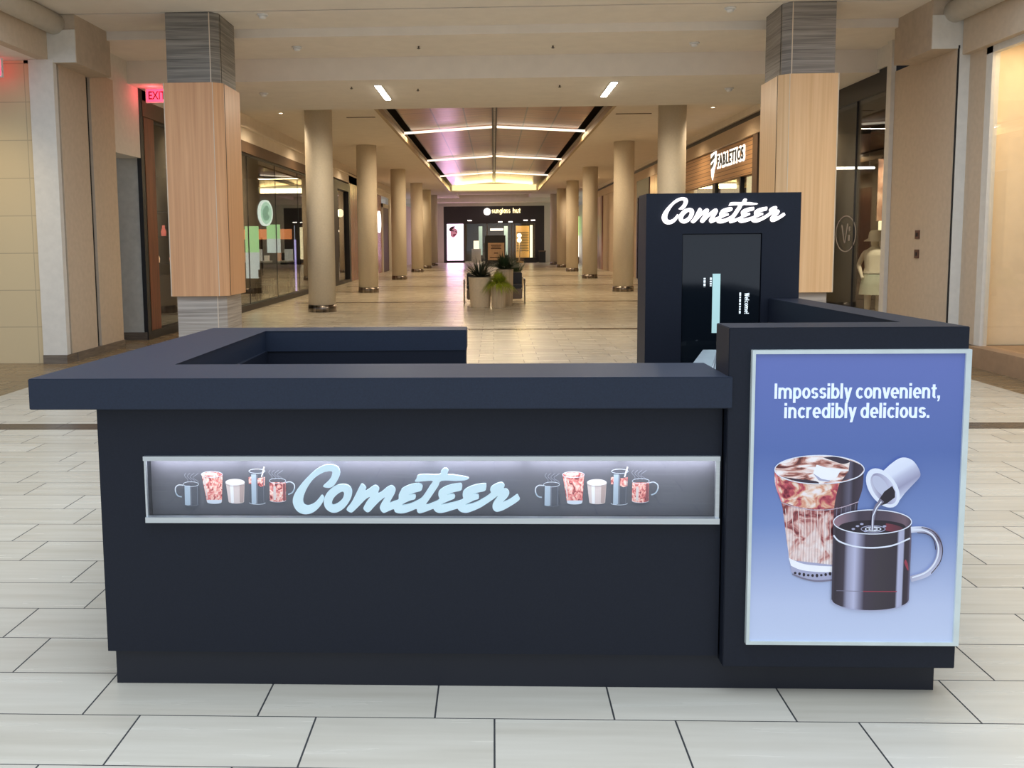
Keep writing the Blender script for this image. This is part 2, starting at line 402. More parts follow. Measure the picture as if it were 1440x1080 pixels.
# tray: pitched veneer panels, cove, spine
def panel_material():
    mt, t, b = nt('veneer_ceiling_panels')
    g = node(t, 'ShaderNodeNewGeometry')
    mp = node(t, 'ShaderNodeMapping'); mp.inputs['Scale'].default_value = (.6, 7, 1); t.links.new(g.outputs['Position'], mp.inputs[0])
    n = node(t, 'ShaderNodeTexNoise'); n.inputs['Scale'].default_value = 1; n.inputs['Detail'].default_value = 5; t.links.new(mp.outputs[0], n.inputs['Vector'])
    br = node(t, 'ShaderNodeTexBrick'); br.offset = 0; br.inputs['Scale'].default_value = 1
    br.inputs['Brick Width'].default_value = .83; br.inputs['Row Height'].default_value = 1.55; br.inputs['Mortar Size'].default_value = .02
    br.inputs['Mortar'].default_value = (*s2l((50, 34, 28)), 1)
    ad = node(t, 'ShaderNodeMapping'); ad.inputs['Location'].default_value = (-.06, .3, 0); t.links.new(g.outputs['Position'], ad.inputs[0]); t.links.new(ad.outputs[0], br.inputs['Vector'])
    c = ramp(t, n.outputs['Fac'], [(.3, s2l((124, 78, 50))), (.7, s2l((168, 114, 78)))])
    t.links.new(c, br.inputs['Color1']); t.links.new(c, br.inputs['Color2'])
    t.links.new(br.outputs['Color'], b.inputs['Base Color'])
    b.inputs['Roughness'].default_value = .28; b.inputs['Specular IOR Level'].default_value = .6
    b.inputs['Metallic'].default_value = .25
    bp = node(t, 'ShaderNodeBump'); bp.inputs['Strength'].default_value = .16; bp.inputs['Distance'].default_value = .05
    t.links.new(n.outputs['Fac'], bp.inputs['Height']); t.links.new(bp.outputs[0], b.inputs['Normal'])
    return mt
mb = MB()
mb.prism([(-2.45, 4.915), (0.0, 5.06), (0.0, 5.12), (-2.45, 4.975)], 19, 55.6, 'y'); mb.prism([(.08, 5.06), (2.53, 4.915), (2.53, 4.975), (.08, 5.12)], 19, 55.6, 'y')
o = mb.build('ceiling_tray', panel_material()); struct(o)
M_REC = mat('recess_paint', s2l((58, 48, 40)), .85)
struct(B(-3.2, 3.2, 19, 56.7, 5.5, 5.6).build('ceiling_recess', M_REC)); struct(B(-3.3, -3.2, 19, 56.7, 4.9, 5.6).build('wall_recess_left', M_REC)); struct(B(3.2, 3.3, 19, 56.7, 4.9, 5.6).build('wall_recess_right', M_REC)); struct(B(-3.3, 3.3, 18.9, 19, 4.9, 5.6).build('wall_recess_front', M_REC))
M_RIM = mat('tray_rim', s2l((176, 152, 116)), .5, .2)
mb = MB(); mb.box(-2.68, -2.60, 19, 56.6, 4.58, 4.72); mb.box(2.68, 2.76, 19, 56.6, 4.58, 4.72)
struct(mb.build('trim_2', M_RIM))
tg = thing('ceiling_spine', 'dark twin rail running down the middle of the veneer ceiling tray', 'ceiling rail', (.04, 19, 5))
B(-.03, .0, 19, 54.5, 4.94, 5.05).build('rail', M_BLACK, tg); B(.08, .11, 19, 54.5, 4.94, 5.05).build('rail', M_BLACK, tg)
B(.01, .07, 19, 54.5, 4.99, 5.05).build('channel', M_STEEL, tg)
M_STRIP = emitter('strip_light', (1, .90, .72), 1.5)
for y, nm in ((28.0, 'nearest'), (37.6, 'second'), (46.6, 'farthest')):
    t_ = thing('strip_light', f'{nm} warm light bar crossing the veneer ceiling tray', 'strip light', (0.04, y, 4.9), 'light bars across the ceiling tray')
    for sx, (xa, xb, za, zb) in enumerate(((-2.72, -.02, 4.87, 5.03), (.10, 2.8, 5.03, 4.87))):
        MB().prism([(xa, za), (xb, zb), (xb, zb-.06), (xa, za-.06)], y-.05, y+.05, 'y').build('light_bar', M_STRIP, t_)
    lamp('strip_lamp', 'AREA', (.04, y, 4.80), 205, WARM, (.04, y, 0), 5.2, .15)
# warm cove at the far end of the tray
c_ = thing('cove_light', 'warm yellow cove light glowing at the far end of the ceiling tray', 'cove light', (0.04, 56.4, 4.75))
B(-2.5, 2.6, 56.35, 56.6, 4.66, 5.02).build('lamp_strip', emitter('cove_yellow', (1, .84, .42), 1.15), c_)
lamp('cove_lamp', 'AREA', (.04, 55.9, 4.72), 75, (1, .72, .28), (.04, 54.5, 5.02), 4.6, .3)

# linear lamps in the beam soffit
for x, lab in ((-1.87, 'left'), (1.96, 'right')):
    l_ = thing('linear_light', f'slim white recessed lamp in the beam soffit, the {lab} one of two', 'ceiling light', (x, 15.95, 4.15), 'recessed lamps in the beam')
    B(x-.06, x+.06, 15.2, 16.72, 4.135, 4.155).build('frame', M_WHITE, l_)
    B(x-.048, x+.048, 15.22, 16.70, 4.128, 4.136).build('diffuser', M_LIGHT, l_)
    lamp('linear_lamp', 'AREA', (x, 15.95, 4.10), 70, (1, .88, .70), (x, 15.95, 0), .1, 1.4)

# downlights added along the two aisles as warm fill
M_DISC = emitter('added_downlight_disc', (1, .84, .60), 8)
k = 0
for side in (-1, 1):
    for j, y in enumerate((20.2, 25.2, 33.5, 43.5, 52)):
        x2 = .05+side*5.0
        d_ = thing('added_downlight', f"small added warm downlight in front of the {'left' if side<0 else 'right'} shops, number {j+1} from the front", 'downlight', (x2, y+1.5, ZC), 'added downlights along the shopfronts')
        MB().lathe([(.05, ZC-.012), (.075, ZC-.012), (.075, ZC), (.05, ZC)], (x2, y+1.5), 20, cap=False).build('trim_ring', M_WHITE, d_)
        MB().lathe([(.05, ZC-.006), (.05, ZC-.003)], (x2, y+1.5), 20).build('lens', M_DISC, d_)
        lamp('added_downlight_lamp', 'SPOT', (x2, y+1.5, ZC-.05), 190, WARM, (x2, y+1.5, 0), spot=2.7, blend=1, radius=.15)

for side in (-1, 1):  # two more downlights, added to brighten the fronts of the nearest columns
    x = .03+side*3.3
    d_ = thing('added_downlight', f"small added warm downlight just behind the beam, brightening the nearest {'left' if side<0 else 'right'} column", 'downlight', (x, 18.6, ZC), 'added downlights behind the beam')
    MB().lathe([(.05, ZC-.012), (.075, ZC-.012), (.075, ZC), (.05, ZC)], (x, 18.6), 20, cap=False).build('trim_ring', M_WHITE, d_)
    MB().lathe([(.05, ZC-.006), (.05, ZC-.003)], (x, 18.6), 20).build('lens', M_DISC, d_)
    lamp('added_downlight_lamp', 'SPOT', (x, 18.6, ZC-.06), 220, (1, .84, .62), (side*4.0, 21.3, 1.2), spot=1.5, blend=1, radius=.12)
# sprinklers and ceiling slots
for (x, y, z, lab) in ((-3.04, 12.42, ZC, 'by the joint, left of centre'), (3.11, 12.5, ZC, 'by the joint, right of centre'), (-2.9, 13.9, 4.5, 'on the second coffer step, left'), (2.98, 14.05, 4.5, 'on the second coffer step, right'), (-3.9, 15.87, 4.15, 'on the beam soffit beside the left pillar'), (4.0, 16.05, 4.15, 'on the beam soffit beside the right pillar')):
    s_ = thing('smoke_detector', f'small white round detector {lab}', 'smoke detector', (x, y, z), 'detectors on the ceiling')
    MB().lathe([(.075, z-.02), (.075, z)], (x, y), 20).build('base_plate', M_WHITE, s_)
    MB().lathe([(.02, z-.06), (.045, z-.05), (.055, z-.02)], (x, y), 20).build('sensor_head', M_WHITE, s_)
for (x, y, z, lab) in ((-2.32, 15.36, 4.15, 'left half of the beam soffit'), (-1.25, 15.66, 4.15, 'beam soffit near the middle'), (1.1, 15.5, 4.15, 'right half of the beam soffit'), (.9, 14.1, 4.5, 'second coffer step, right of the middle'), (-1.1, 14.0, 4.5, 'second coffer step, left of the middle')):
    tag(MB().lathe([(.012, z-.04), (.03, z-.03), (.012, z-.025), (.012, z)], (x, y), 12).build('sprinkler_head', M_BROWNBASE), f'tiny brown sprinkler head on the {lab}', 'sprinkler', 'sprinklers on the ceiling')
for (x0, x1, y, lab) in ((-3.5, -2.6, 19.8, 'nearest slot left of the tray'), (-3.55, -2.85, 22.6, 'second slot left of the tray'), (2.9, 3.6, 19.8, 'nearest slot right of the tray'), (2.95, 3.8, 22.6, 'second slot right of the tray')):
    tag(B(x0, x1, y-.03, y+.03, ZC-.012, ZC+.005).build('air_slot', M_DARKB), f'thin brown air slot in the ceiling, the {lab}', 'air vent', 'air slots in the ceiling')

# ---------------- left side of the crossing
M_TILEW = grid_material('cream_wall_tile', s2l((206, 186, 146)), s2l((203, 183, 144)), s2l((176, 158, 126)), .62, .5, 'X', (0, 0))
struct(B(-9, -6.12, 12.24, 12.5, 0, 4.04).build('wall_tiled', M_TILEW))
struct(B(-6.12, -5.79, 12.20, 12.30, .12, 4.04).build('wall_pier_left', M_PALE))
mb = MB(); mb.box(-6.12, -5.79, 12.185, 12.5, 0, .12); mb.box(-5.90, -5.78, 12.5, 14.15, 0, .12); struct(mb.build('baseboard_left', M_BROWNBASE))
struct(B(-6.0, -5.80, 12.37, 13.20, .12, 4.04).build('wall_left', M_WALL))
struct(B(-6.0, -5.84, 12.24, 14.15, .1, 4.04).build('trim_3', M_SEAM))
struct(B(-6.0, -5.80, 13.33, 14.15, .12, 4.1).build('wall_left_return', M_WALL))
mb = MB(); mb.box(-6.2, -5.49, 12.24, 13.35, 4.0, ZC); struct(mb.build('wall_left_beam', mat('beam_paint', s2l((190, 172, 150)), .75)))
struct(B(-6.1, -5.485, 12.215, 12.24, 4.0, 4.42).build('trim_4', M_PALE))
struct(B(-6.2, -5.81, 13.35, 15.2, 3.02, 4.62).build('wall_left_header', M_PALE))
struct(B(-8, -5.82, 15.2, 15.4, .13, 4.3).build('wall_nook', M_GREY)); struct(B(-8, -5.82, 15.17, 15.4, 0, .13).build('baseboard_nook', M_BROWNBASE))
struct(B(-9, -6.0, 5, 12.24, 4.045, 4.30).build('ceiling_left_soffit', M_CEIL))
mb = MB(); mb.box(-6.0, -5.86, 4, 12.24, 4.04, ZC); struct(mb.build('wall_left_fascia', M_WALL))
struct(MB().tube([(-5.76, 4, 4.50), (-5.76, 12.24, 4.50)], .14, 24).build('trim_5', M_PALE))
# ---------------- right side of the crossing
struct(B(5.94, 6.34, 12.20, 12.5, 0, 4.0).build('wall_pier_right', M_PALE))
struct(B(5.92, 6.1, 12.23, 14.15, .12, 4.04).build('wall_right', M_WALL))
struct(B(5.925, 5.945, 12.21, 12.23, .12, 4.04).build('trim_6', M_SEAM))
struct(B(5.90, 6.1, 12.22, 14.15, 0, .12).build('baseboard_right', M_BROWNBASE))
struct(B(5.60, 6.3, 12.24, 13.35, 4.0, ZC).build('wall_right_beam', CACHE['beam_paint']))
struct(B(5.595, 6.1, 12.215, 12.24, 4.0, 4.42).build('trim_7', M_PALE))
struct(B(5.93, 6.3, 13.35, 18.0, 4.19, ZC).build('wall_right_header', M_PALE))
struct(B(5.86, 5.93, 14.05, 14.2, 0, 4.62).build('trim_8', M_PALE))
struct(B(5.97, 6.1, 4, 12.2, 3.92, ZC).build('wall_right_fascia', M_WALL))
struct(MB().tube([(5.87, 4, 4.46), (5.87, 12.24, 4.46)], .14, 24).build('trim_9', M_PALE))
sock_mat = mat('rust_plate', s2l((92, 58, 44)), .5)
for z, nm in ((1.65, 'upper'), (1.38, 'lower')):
    f_ = tag(B(5.905, 5.92, 13.06, 13.18, z-.06, z+.06).build('socket_plate', sock_mat), f'small rusty brown socket plate on the tan wall, the {nm} of two', 'socket', 'socket plates on the right wall')
    B(5.898, 5.905, 13.10, 13.14, z-.025, z+.025).build('cover', M_BLACK, f_)

# ---------------- pillars
def pillar(xa, xb, mirror, label, stone, wood):
    y0, y1 = 12.2, 13.1; cxm = (xa+xb)/2
    t_ = thing('square_pillar', label, 'pillar', (cxm, (y0+y1)/2, 0), 'wood clad pillars behind the kiosk')
    def P(x): return 2*cxm-x if mirror else x
    def outline(i, c):
        q = [(xa+i, y0+i), (xb-i-c, y0+i), (xb-i, y0+i+c), (xb-i, y1-i), (xa+i, y1-i)]
        return [(P(x), y) for x, y in q]
    MB().prism(outline(.055, .09), 0, .905).build('stone_base', M_STONEL, t_)
    MB().prism(outline(.04, .09), 3.715, ZC).build('stone_capital', stone, t_)
    MB().prism(outline(0, .11), .905, 3.715).build('wood_cladding', wood, t_)
    mb = MB()
    for z0, z1, i in ((.9052, 3.7148, -.003), (3.7152, ZC-.002, .037)):
        x_, y_ = P(xb-i), y0+i+.14
        mb.box(min(x_, P(xb-.05)), max(x_, P(xb-.05)), y_, y_+.012, z0, z1)
    mb.build('shadow_joint', M_SEAM, t_)
    mb = MB()
    for z0, z1, i in ((0, .9048, .05), (.9052, 3.7148, -.004), (3.7152, ZC-.002, .036)):
        x_ = P(xb-i-.105 if i > 0 else xa); w = .012
        mb.box(x_-w/2, x_+w/2, y0+i, y0+i+.01, z0, z1)
        if i < 0:
            x_ = P(xb-.112); mb.box(x_-.004, x_+.004, y0-.004, y0+.006, z0, z1)
    mb.build('corner_trim', mat('pale_edge', s2l((214, 196, 172)), .4), t_)
pillar(-4.325, -3.565, False, 'square pillar clad in light oak on the left, dark stone cap under the ceiling', M_STONE, M_OAK)
pillar(3.70, 4.43, True, 'square pillar clad in light oak on the right behind the dark sign tower', streak('grey_stone_mid', s2l((104, 98, 92)), s2l((164, 156, 146)), (1.1, 1.1, 48), .5), M_OAK_LIT)

# ---------------- round columns
col = None
names = {-1: ['nearest round cream column on the left, beside the cafe glass', 'second round cream column on the left', 'third round cream column on the left', 'fourth round cream column on the left', 'fifth round cream column on the left', 'farthest round cream column on the left, by the far shop'],
         1: ['nearest round cream column on the right, above the dark sign tower', 'second round cream column on the right, with its foot in view', 'third round cream column on the right', 'fourth round cream column on the right', 'fifth round cream column on the right', 'farthest round cream column on the right, by the far shop']}
for side, xs, ys in ((-1, -4.0, (21.3, 29.3, 39.0, 48.3, 54.8, 61.0)), (1, 4.05, (21.3, 29.0, 39.0, 47.7, 54.8, 61.2))):
    for i, y in enumerate(ys):
        if col is None:
            col = thing('round_column', names[side][i], 'column', (xs, y, 0), 'round columns along the concourse')
            MB().lathe([(.315, .16), (.315, ZC)], (xs, y), 48).build('shaft', M_COLUMN, col)
            MB().lathe([(.328, 0), (.328, .165)], (xs, y), 48).build('base_ring', M_STEEL, col)
        else: copy_tree(col, (xs, y, 0), names[side][i])

# ---------------- left shops
Z_G = 3.72
struct(B(-6.1, -5.82, 15.4, 58, 3.98, ZC).build('wall_left_upper', M_CEIL))
struct(B(-5.83, -5.74, 18.0, 58, 4.28, 4.33).build('trim_10', M_CEIL))
struct(B(-6.05, -5.80, 15.3, 30.6, Z_G, 3.98).build('wall_left_lintel', M_DARKB))
struct(B(-5.87, -5.80, 15.18, 15.32, 0, 4.25).build('trim_11', M_BLACK))
struct(B(-5.98, -5.80, 15.32, 31.0, 0, .14).build('baseboard_shop', M_BLACK))
struct(B(-5.97, -5.82, 15.32, 15.85, .14, 4.2).build('wall_wood_jamb', M_REDWOOD))
# glazing of the cafe
w1 = struct(B(-5.90, -5.885, 15.85, 30.6, .14, Z_G).build('window_1', M_GLASS))
mb = MB()
for y in (15.85, 19.2, 22.05, 24.9, 27.75, 30.55): mb.box(-5.905, -5.88, y, y+.012, .14, Z_G)
mb.box(-5.92, -5.86, 15.85, 30.6, Z_G-.05, Z_G)
mb.build('window_frame', M_BLACK, w1)
struct(B(-5.98, -5.80, 30.6, 33.2, 0, 3.98).build('wall_left_pier', M_COLUMN))
# second shop (black frame), wood panel, door, pale shops further on
mb = MB(); mb.box(-6.0, -5.78, 33.2, 34.3, 0, 3.9); mb.box(-6.0, -5.78, 36.9, 37.3, 0, 3.9); mb.box(-6.0, -5.78, 34.3, 36.9, 3.6, 3.9); mb.box(-6.0, -5.78, 34.3, 36.9, 0, .12)
w2 = struct(B(-5.9, -5.885, 34.3, 36.9, .12, 3.6).build('window_2', M_GLASS)); mb.build('window_frame', M_BLACK, w2)
M_PINKW = streak('satin_wood_panel', s2l((134, 92, 74)), s2l((176, 130, 108)), (4, 14, .9), .25)
struct(B(-6.0, -5.82, 37.3, 41.6, 0, 4.4).build('wall_wood_panel', M_PINKW))
struct(B(-6.0, -5.84, 41.6, 48.2, 0, 3.98).build('wall_left_far', M_PINKW))
d1 = struct(B(-5.9, -5.80, 48.4, 51.0, 0, 3.4).build('door_1', mat('maroon_door', s2l((72, 34, 32)), .4)))
mb = MB(); mb.box(-5.86, -5.78, 48.2, 48.4, 0, 3.6); mb.box(-5.86, -5.78, 51.0, 51.4, 0, 3.6); mb.box(-5.86, -5.78, 48.2, 51.4, 3.4, 3.6); mb.build('door_frame', M_PALE, d1)
struct(B(-6.0, -5.84, 51.4, 68, 0, 3.98).build('wall_left_end', M_PALE))
sg = thing('round_wall_sign', 'round white sign disc glowing on the wood wall behind the second left column', 'sign', (-5.8, 46.8, 2.6))
MB().prism([(46.8+.55*math.cos(a*PI/16), 2.6+.55*math.sin(a*PI/16)) for a in range(32)], -5.83, -5.76, 'x').build('disc', emitter('sign_white', (1, .95, .95), 1.6), sg)

# cafe interior
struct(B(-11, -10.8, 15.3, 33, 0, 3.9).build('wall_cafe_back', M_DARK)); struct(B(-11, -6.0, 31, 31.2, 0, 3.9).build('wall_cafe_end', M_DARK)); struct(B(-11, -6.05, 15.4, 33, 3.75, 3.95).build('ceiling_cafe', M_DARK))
q = thing('round_cafe_sign', 'mint green round sign hanging behind the cafe glass', 'sign', (-6.35, 25.6, 2.43))
rot = Matrix.Translation((-6.35, 25.6, 2.43)) @ Matrix.Rotation(PI/2-.28, 4, 'Z') @ Matrix.Rotation(PI/2, 4, 'X')
circ = lambda r, n=40: [(r*math.cos(2*PI*i/n), r*math.sin(2*PI*i/n)) for i in range(n)]
curve_mesh('disc', [circ(.34)], .03, emitter('mint_sign', (.55, .92, .74), .9), q, rot)
curve_mesh('rim', [circ(.36), circ(.31)], .036, emitter('mint_rim', (.85, 1, .93), 1.3), q, rot)
curve_mesh('emblem', [smooth([(-.14, -.18), (-.2, .02), (-.08, .16), (.06, .2), (.16, .1), (.08, .0), (.18, -.1), (.06, -.2)], 3)], .034, emitter('mint_dark', (.35, .74, .56), .6), q, rot)
MB().tube([(-6.35, 25.6, 2.78), (-6.35, 25.6, 3.75)], .015, 8).build('hanger', M_BLACK, q)
M_ORANGE = emitter('orange_strip', (1, .34, .12), .9)
tag(B(-10.1, -6.8, 30.88, 30.99, 1.72, 2.06).build('menu_strip', M_ORANGE), 'long glowing orange menu band at the back of the cafe', 'menu board')
for i, (x, y, z0, z1, lab) in enumerate(((-7.2, 27.3, .55, 2.1, 'left of the round sign'), (-6.62, 27.6, 1.3, 2.15, 'right of the round sign'))):
    q = thing('screen', f'bright green and white screen in the cafe, {lab}', 'screen', (x, y, 0), 'cafe screens')
    B(x-.2, x+.2, y, y+.05, z0+.5*(z1-z0), z1).build('display', emitter('screen_green', (.45, .85, .38), 1.0), q)
    B(x-.2, x+.2, y, y+.05, z0, z0+.5*(z1-z0)).build('lower_display', emitter('screen_white', (.75, .86, .85), .8), q)
    B(x-.06, x+.06, y+.05, y+.12, 0, z1-.2).build('post', M_BLACK, q)
q = thing('service_counter', 'dark cafe counter with a pale top at the back of the cafe', 'counter', (-8, 29, 0))
B(-9.8, -6.5, 29.0, 29.6, 0, .98).build('body', M_DARK, q); B(-9.85, -6.45, 28.95, 29.65, .98, 1.03).build('countertop', M_WHITE, q)
for i in range(9):
    x = -9.3+i*.33
    t_ = tag(B(x, x+.13+.05*(i % 3), 29.2, 29.4, 1.031, 1.2+.1*((i*7) % 3)).build('cafe_packet', emitter('packet_'+str(i % 3), [(.9, .8, .65), (.9, .5, .3), (.8, .8, .75)][i % 3], .35)), ['pale', 'orange', 'white'][i % 3]+f' packet on the cafe counter, place {i+1} from the left', 'packet', 'packets on the cafe counter')
def cafe_chair(x, y, rz, label, src=None):
    t_ = thing('cafe_chair', label, 'chair', (x, y, 0), 'black cafe chairs')
    B(x-.2, x+.2, y-.2, y+.2, .44, .47, bevel=.01).build('seat', M_BLACK, t_)
    B(x-.2, x+.2, y+.18, y+.205, .62, .84, bevel=.008).build('backrest', M_BLACK, t_)
    for sx in (-1, 1):
        for sy in (-1, 1):
            MB().tube([(x+sx*.17, y+sy*.17, .45), (x+sx*.2, y+sy*.2, 0)], .012, 8).build('leg', M_STEEL, t_)
        MB().tube([(x+sx*.18, y+.19, .45), (x+sx*.18, y+.195, .65)], .012, 8).build('post', M_STEEL, t_)
    return t_
for i, (x, y) in enumerate(((-6.25, 25.0), (-6.6, 26.2), (-6.35, 27.4), (-6.9, 28.3))):
    cafe_chair(x, y, 0, f'black metal chair inside the cafe glass, {["nearest", "second", "third", "farthest"][i]} from the oak pillar')
q = thing('reflection_tube', 'thin violet reflection made as a glowing rod at the far end of the cafe', 'reflection tube', (-6.45, 29.85, 0))  # glowing tube stands in for a violet reflection in the cafe glass
MB().tube([(-6.45, 29.85, .02), (-6.45, 29.85, 1.7)], .03, 8).build('tube', emitter('violet_reflection', (.55, .45, 1.0), 1.3), q); MB().lathe([(.08, 0), (.08, .03)], (-6.45, 29.85), 16).build('foot', M_BLACK, q)
lamp('cafe_lamp', 'AREA', (-8.6, 27, 3.6), 22, (1, .62, .36), (-8.6, 27, 0), 2, 6)
# shelf by the wood jamb: warm little lamps seen through the strip of glass beside the left pillar
q = thing('display_shelf', 'lit shelf of red and amber goods just inside the wood framed entrance', 'shelf', (-8.0, 20.5, 0))
B(-8.4, -6.6, 20.5, 20.9, 0, .9).build('cabinet', M_DARKB, q)
for z in (1.15, 1.75, 2.3): B(-8.4, -6.6, 20.5, 20.9, z, z+.03).build('shelf_board', M_BLACK, q)
for i in range(10):
    z = (1.181, 1.781)[i % 2]; x = -8.3+.17*i
    tag(MB().lathe([(.05, z), (.06, z+.1), (.03, z+.18), (.03, z+.24)], (x, 20.65), 14).build('shelf_jar', emitter('jar_'+str(i % 3), [(1, .35, .2), (1, .62, .35), (.9, .2, .15)][i % 3], .8)), ['red', 'amber', 'dark red'][i % 3]+f' glowing jar on the {("lower", "upper")[i % 2]} cafe shelf, place {i//2+1} along', 'jar', 'jars on the cafe shelf')
q = thing('globe_lamp', 'round glowing globe lamp in the second shop on the left', 'lamp', (-6.35, 38.2, 2.8))
MB().sphere((-6.35, 38.2, 2.8), .17).build('globe', emitter('globe_warm', (1, .9, .6), 3), q); MB().tube([(-6.35, 38.2, 2.97), (-6.35, 38.2, 3.8)], .012, 8).build('cord', M_BLACK, q)
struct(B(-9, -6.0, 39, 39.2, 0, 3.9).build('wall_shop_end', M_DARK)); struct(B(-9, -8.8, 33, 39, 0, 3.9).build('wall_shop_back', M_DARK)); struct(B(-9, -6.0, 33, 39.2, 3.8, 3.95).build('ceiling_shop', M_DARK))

# EXIT signs
def exit_sign(x, y, z, w, label, hang):
    e = thing('exit_sign', label, 'exit sign', (x, y, z), 'exit signs')
    B(x-w/2, x+w/2, y, y+.05, z-.1, z+.1).build('panel', mat('exit_red_panel', (1, .10, .16), .4, 0, 2.2, (1, .05, .12), vary=.02), e)
    mb = MB(); mb.box(x-w/2-.015, x+w/2+.015, y+.01, y+.055, z+.1, z+.12); mb.box(x-w/2-.015, x+w/2+.015, y+.01, y+.055, z-.12, z-.1)
    mb.box(x-w/2-.015, x-w/2, y+.01, y+.055, z-.1, z+.1); mb.box(x+w/2, x+w/2+.015, y+.01, y+.055, z-.1, z+.1); mb.build('housing', M_WHITE, e)
    B(x-.04, x+.04, y+.01, y+.05, z+.12, hang).build('mount', M_WHITE, e)
    text_mesh('lettering', 'EXIT', w*.78, .13, mat('exit_dark', (.12, .0, .01), .5), e, facing_camera(x, y-.002, z), .002, .012)
    return e
exit_sign(-5.52, 15.25, 4.04, .36, 'red lit exit sign hanging above the wood jamb by the left pillar', 4.15)
lamp('soffit_lamp', 'SPOT', (-6.7, 10.6, 4.0), 170, (1, .80, .50), (-6.75, 12.2, 1.2), spot=1.5, blend=1, radius=.3)
lamp('exit_lamp', 'POINT', (-5.52, 15.05, 4.04), 2.5, (1, .12, .16), radius=.08)
exit_sign(-6.52, 11.9, 3.89, .36, 'red exit sign at the left edge, under the dark soffit', 4.04)

# ---------------- right shops
struct(B(5.97, 6.2, 14.2, 21.2, 3.84, 4.19).build('wall_right_lintel', M_BLACK))
w3 = struct(B(5.99, 6.005, 14.2, 21.2, .14, 3.84).build('window_3', M_GLASS))
mb = MB(); mb.box(5.97, 6.02, 14.2, 21.2, 0, .14); mb.box(5.975, 6.02, 17.4, 17.42, .14, 3.84); mb.box(5.975, 6.02, 15.6, 15.615, .14, 3.84); mb.build('window_frame', M_BLACK, w3)
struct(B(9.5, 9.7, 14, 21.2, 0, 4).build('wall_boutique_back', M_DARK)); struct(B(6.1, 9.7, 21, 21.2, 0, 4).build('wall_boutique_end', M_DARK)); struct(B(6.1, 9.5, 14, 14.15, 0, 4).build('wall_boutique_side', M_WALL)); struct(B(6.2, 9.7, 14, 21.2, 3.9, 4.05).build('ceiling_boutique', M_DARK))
q = thing('tube_light', 'thin white tube light inside the dark boutique', 'tube light', (7.2, 19.5, 3.0))
MB().tube([(6.9, 19.6, 3.05), (7.9, 19.6, 3.05)], .025, 10).build('tube', emitter('tube_white', (1, .95, .85), 6), q)
for x in (7.0, 7.8): MB().tube([(x, 19.6, 3.07), (x, 19.6, 3.9)], .008, 6).build('hanger', M_BLACK, q)
# framed photograph hanging in the window
q = thing('hanging_poster', 'tall brown photo poster hanging in the boutique window', 'poster', (6.6, 16.2, 2.4))
def photo_mat():
    mt, t, b = nt('photo_print'); n = node(t, 'ShaderNodeTexNoise'); n.inputs['Scale'].default_value = 3.2; n.inputs['Detail'].default_value = 3
    t.links.new(coords(t), n.inputs['Vector']); t.links.new(ramp(t, n.outputs['Fac'], [(.35, s2l((92, 62, 50))), (.5, s2l((168, 124, 98))), (.62, s2l((206, 176, 150)))]), b.inputs['Base Color']); return mt
B(6.60, 7.2, 16.2, 16.23, 1.9, 2.95).build('print', photo_mat(), q); B(6.72, 7.15, 16.2, 16.22, 2.97, 3.25).build('top_card', mat('card_cream', (.7, .55, .4)), q)
MB().tube([(6.9, 16.215, 3.25), (6.9, 16.215, 3.9)], .006, 6).build('wire', M_BLACK, q)
q = thing('lamp_box', 'small glowing cream box lamp behind the mannequin head', 'lamp', (7.35, 17.45, 1.6))
B(7.2, 7.5, 17.3, 17.6, 1.62, 1.92, bevel=.01).build('shade', emitter('cream_glow', (1, .9, .55), 1.4), q); B(7.2, 7.5, 17.3, 17.6, 0, 1.62).build('plinth', M_WALL, q)
lamp('boutique_lamp', 'SPOT', (6.9, 14.9, 3.7), 480, (1, .88, .68), (6.6, 16.4, 1.2), spot=1.2, radius=.08)
# ring decal on the glass
q = thing('window_decal', 'faint white ring emblem on the boutique glass', 'window decal', (5.985, 16.0, 1.68))
rg = lambda ry, rz, n=40: [(ry*math.cos(2*PI*i/n), rz*math.sin(2*PI*i/n)) for i in range(n)]
M_DEC = mat('decal_grey', s2l((150, 140, 132)), .5)
curve_mesh('ring', [rg(.46, .31), rg(.425, .29)], .001, M_DEC, q, facing_left(5.985, 15.95, 1.68))
curve_mesh('strokes', [[(-.2, .15), (-.15, .15), (-.02, -.16), (-.06, -.16)], [(.06, .17), (.1, .17), (-.0, -.16), (-.04, -.16)], [(.14, .12), (.2, .12), (.2, .04), (.14, .04)], [(.12, -.02), (.2, -.02), (.2, -.12), (.12, -.12)]], .001, M_DEC, q, facing_left(5.985, 15.95, 1.68))

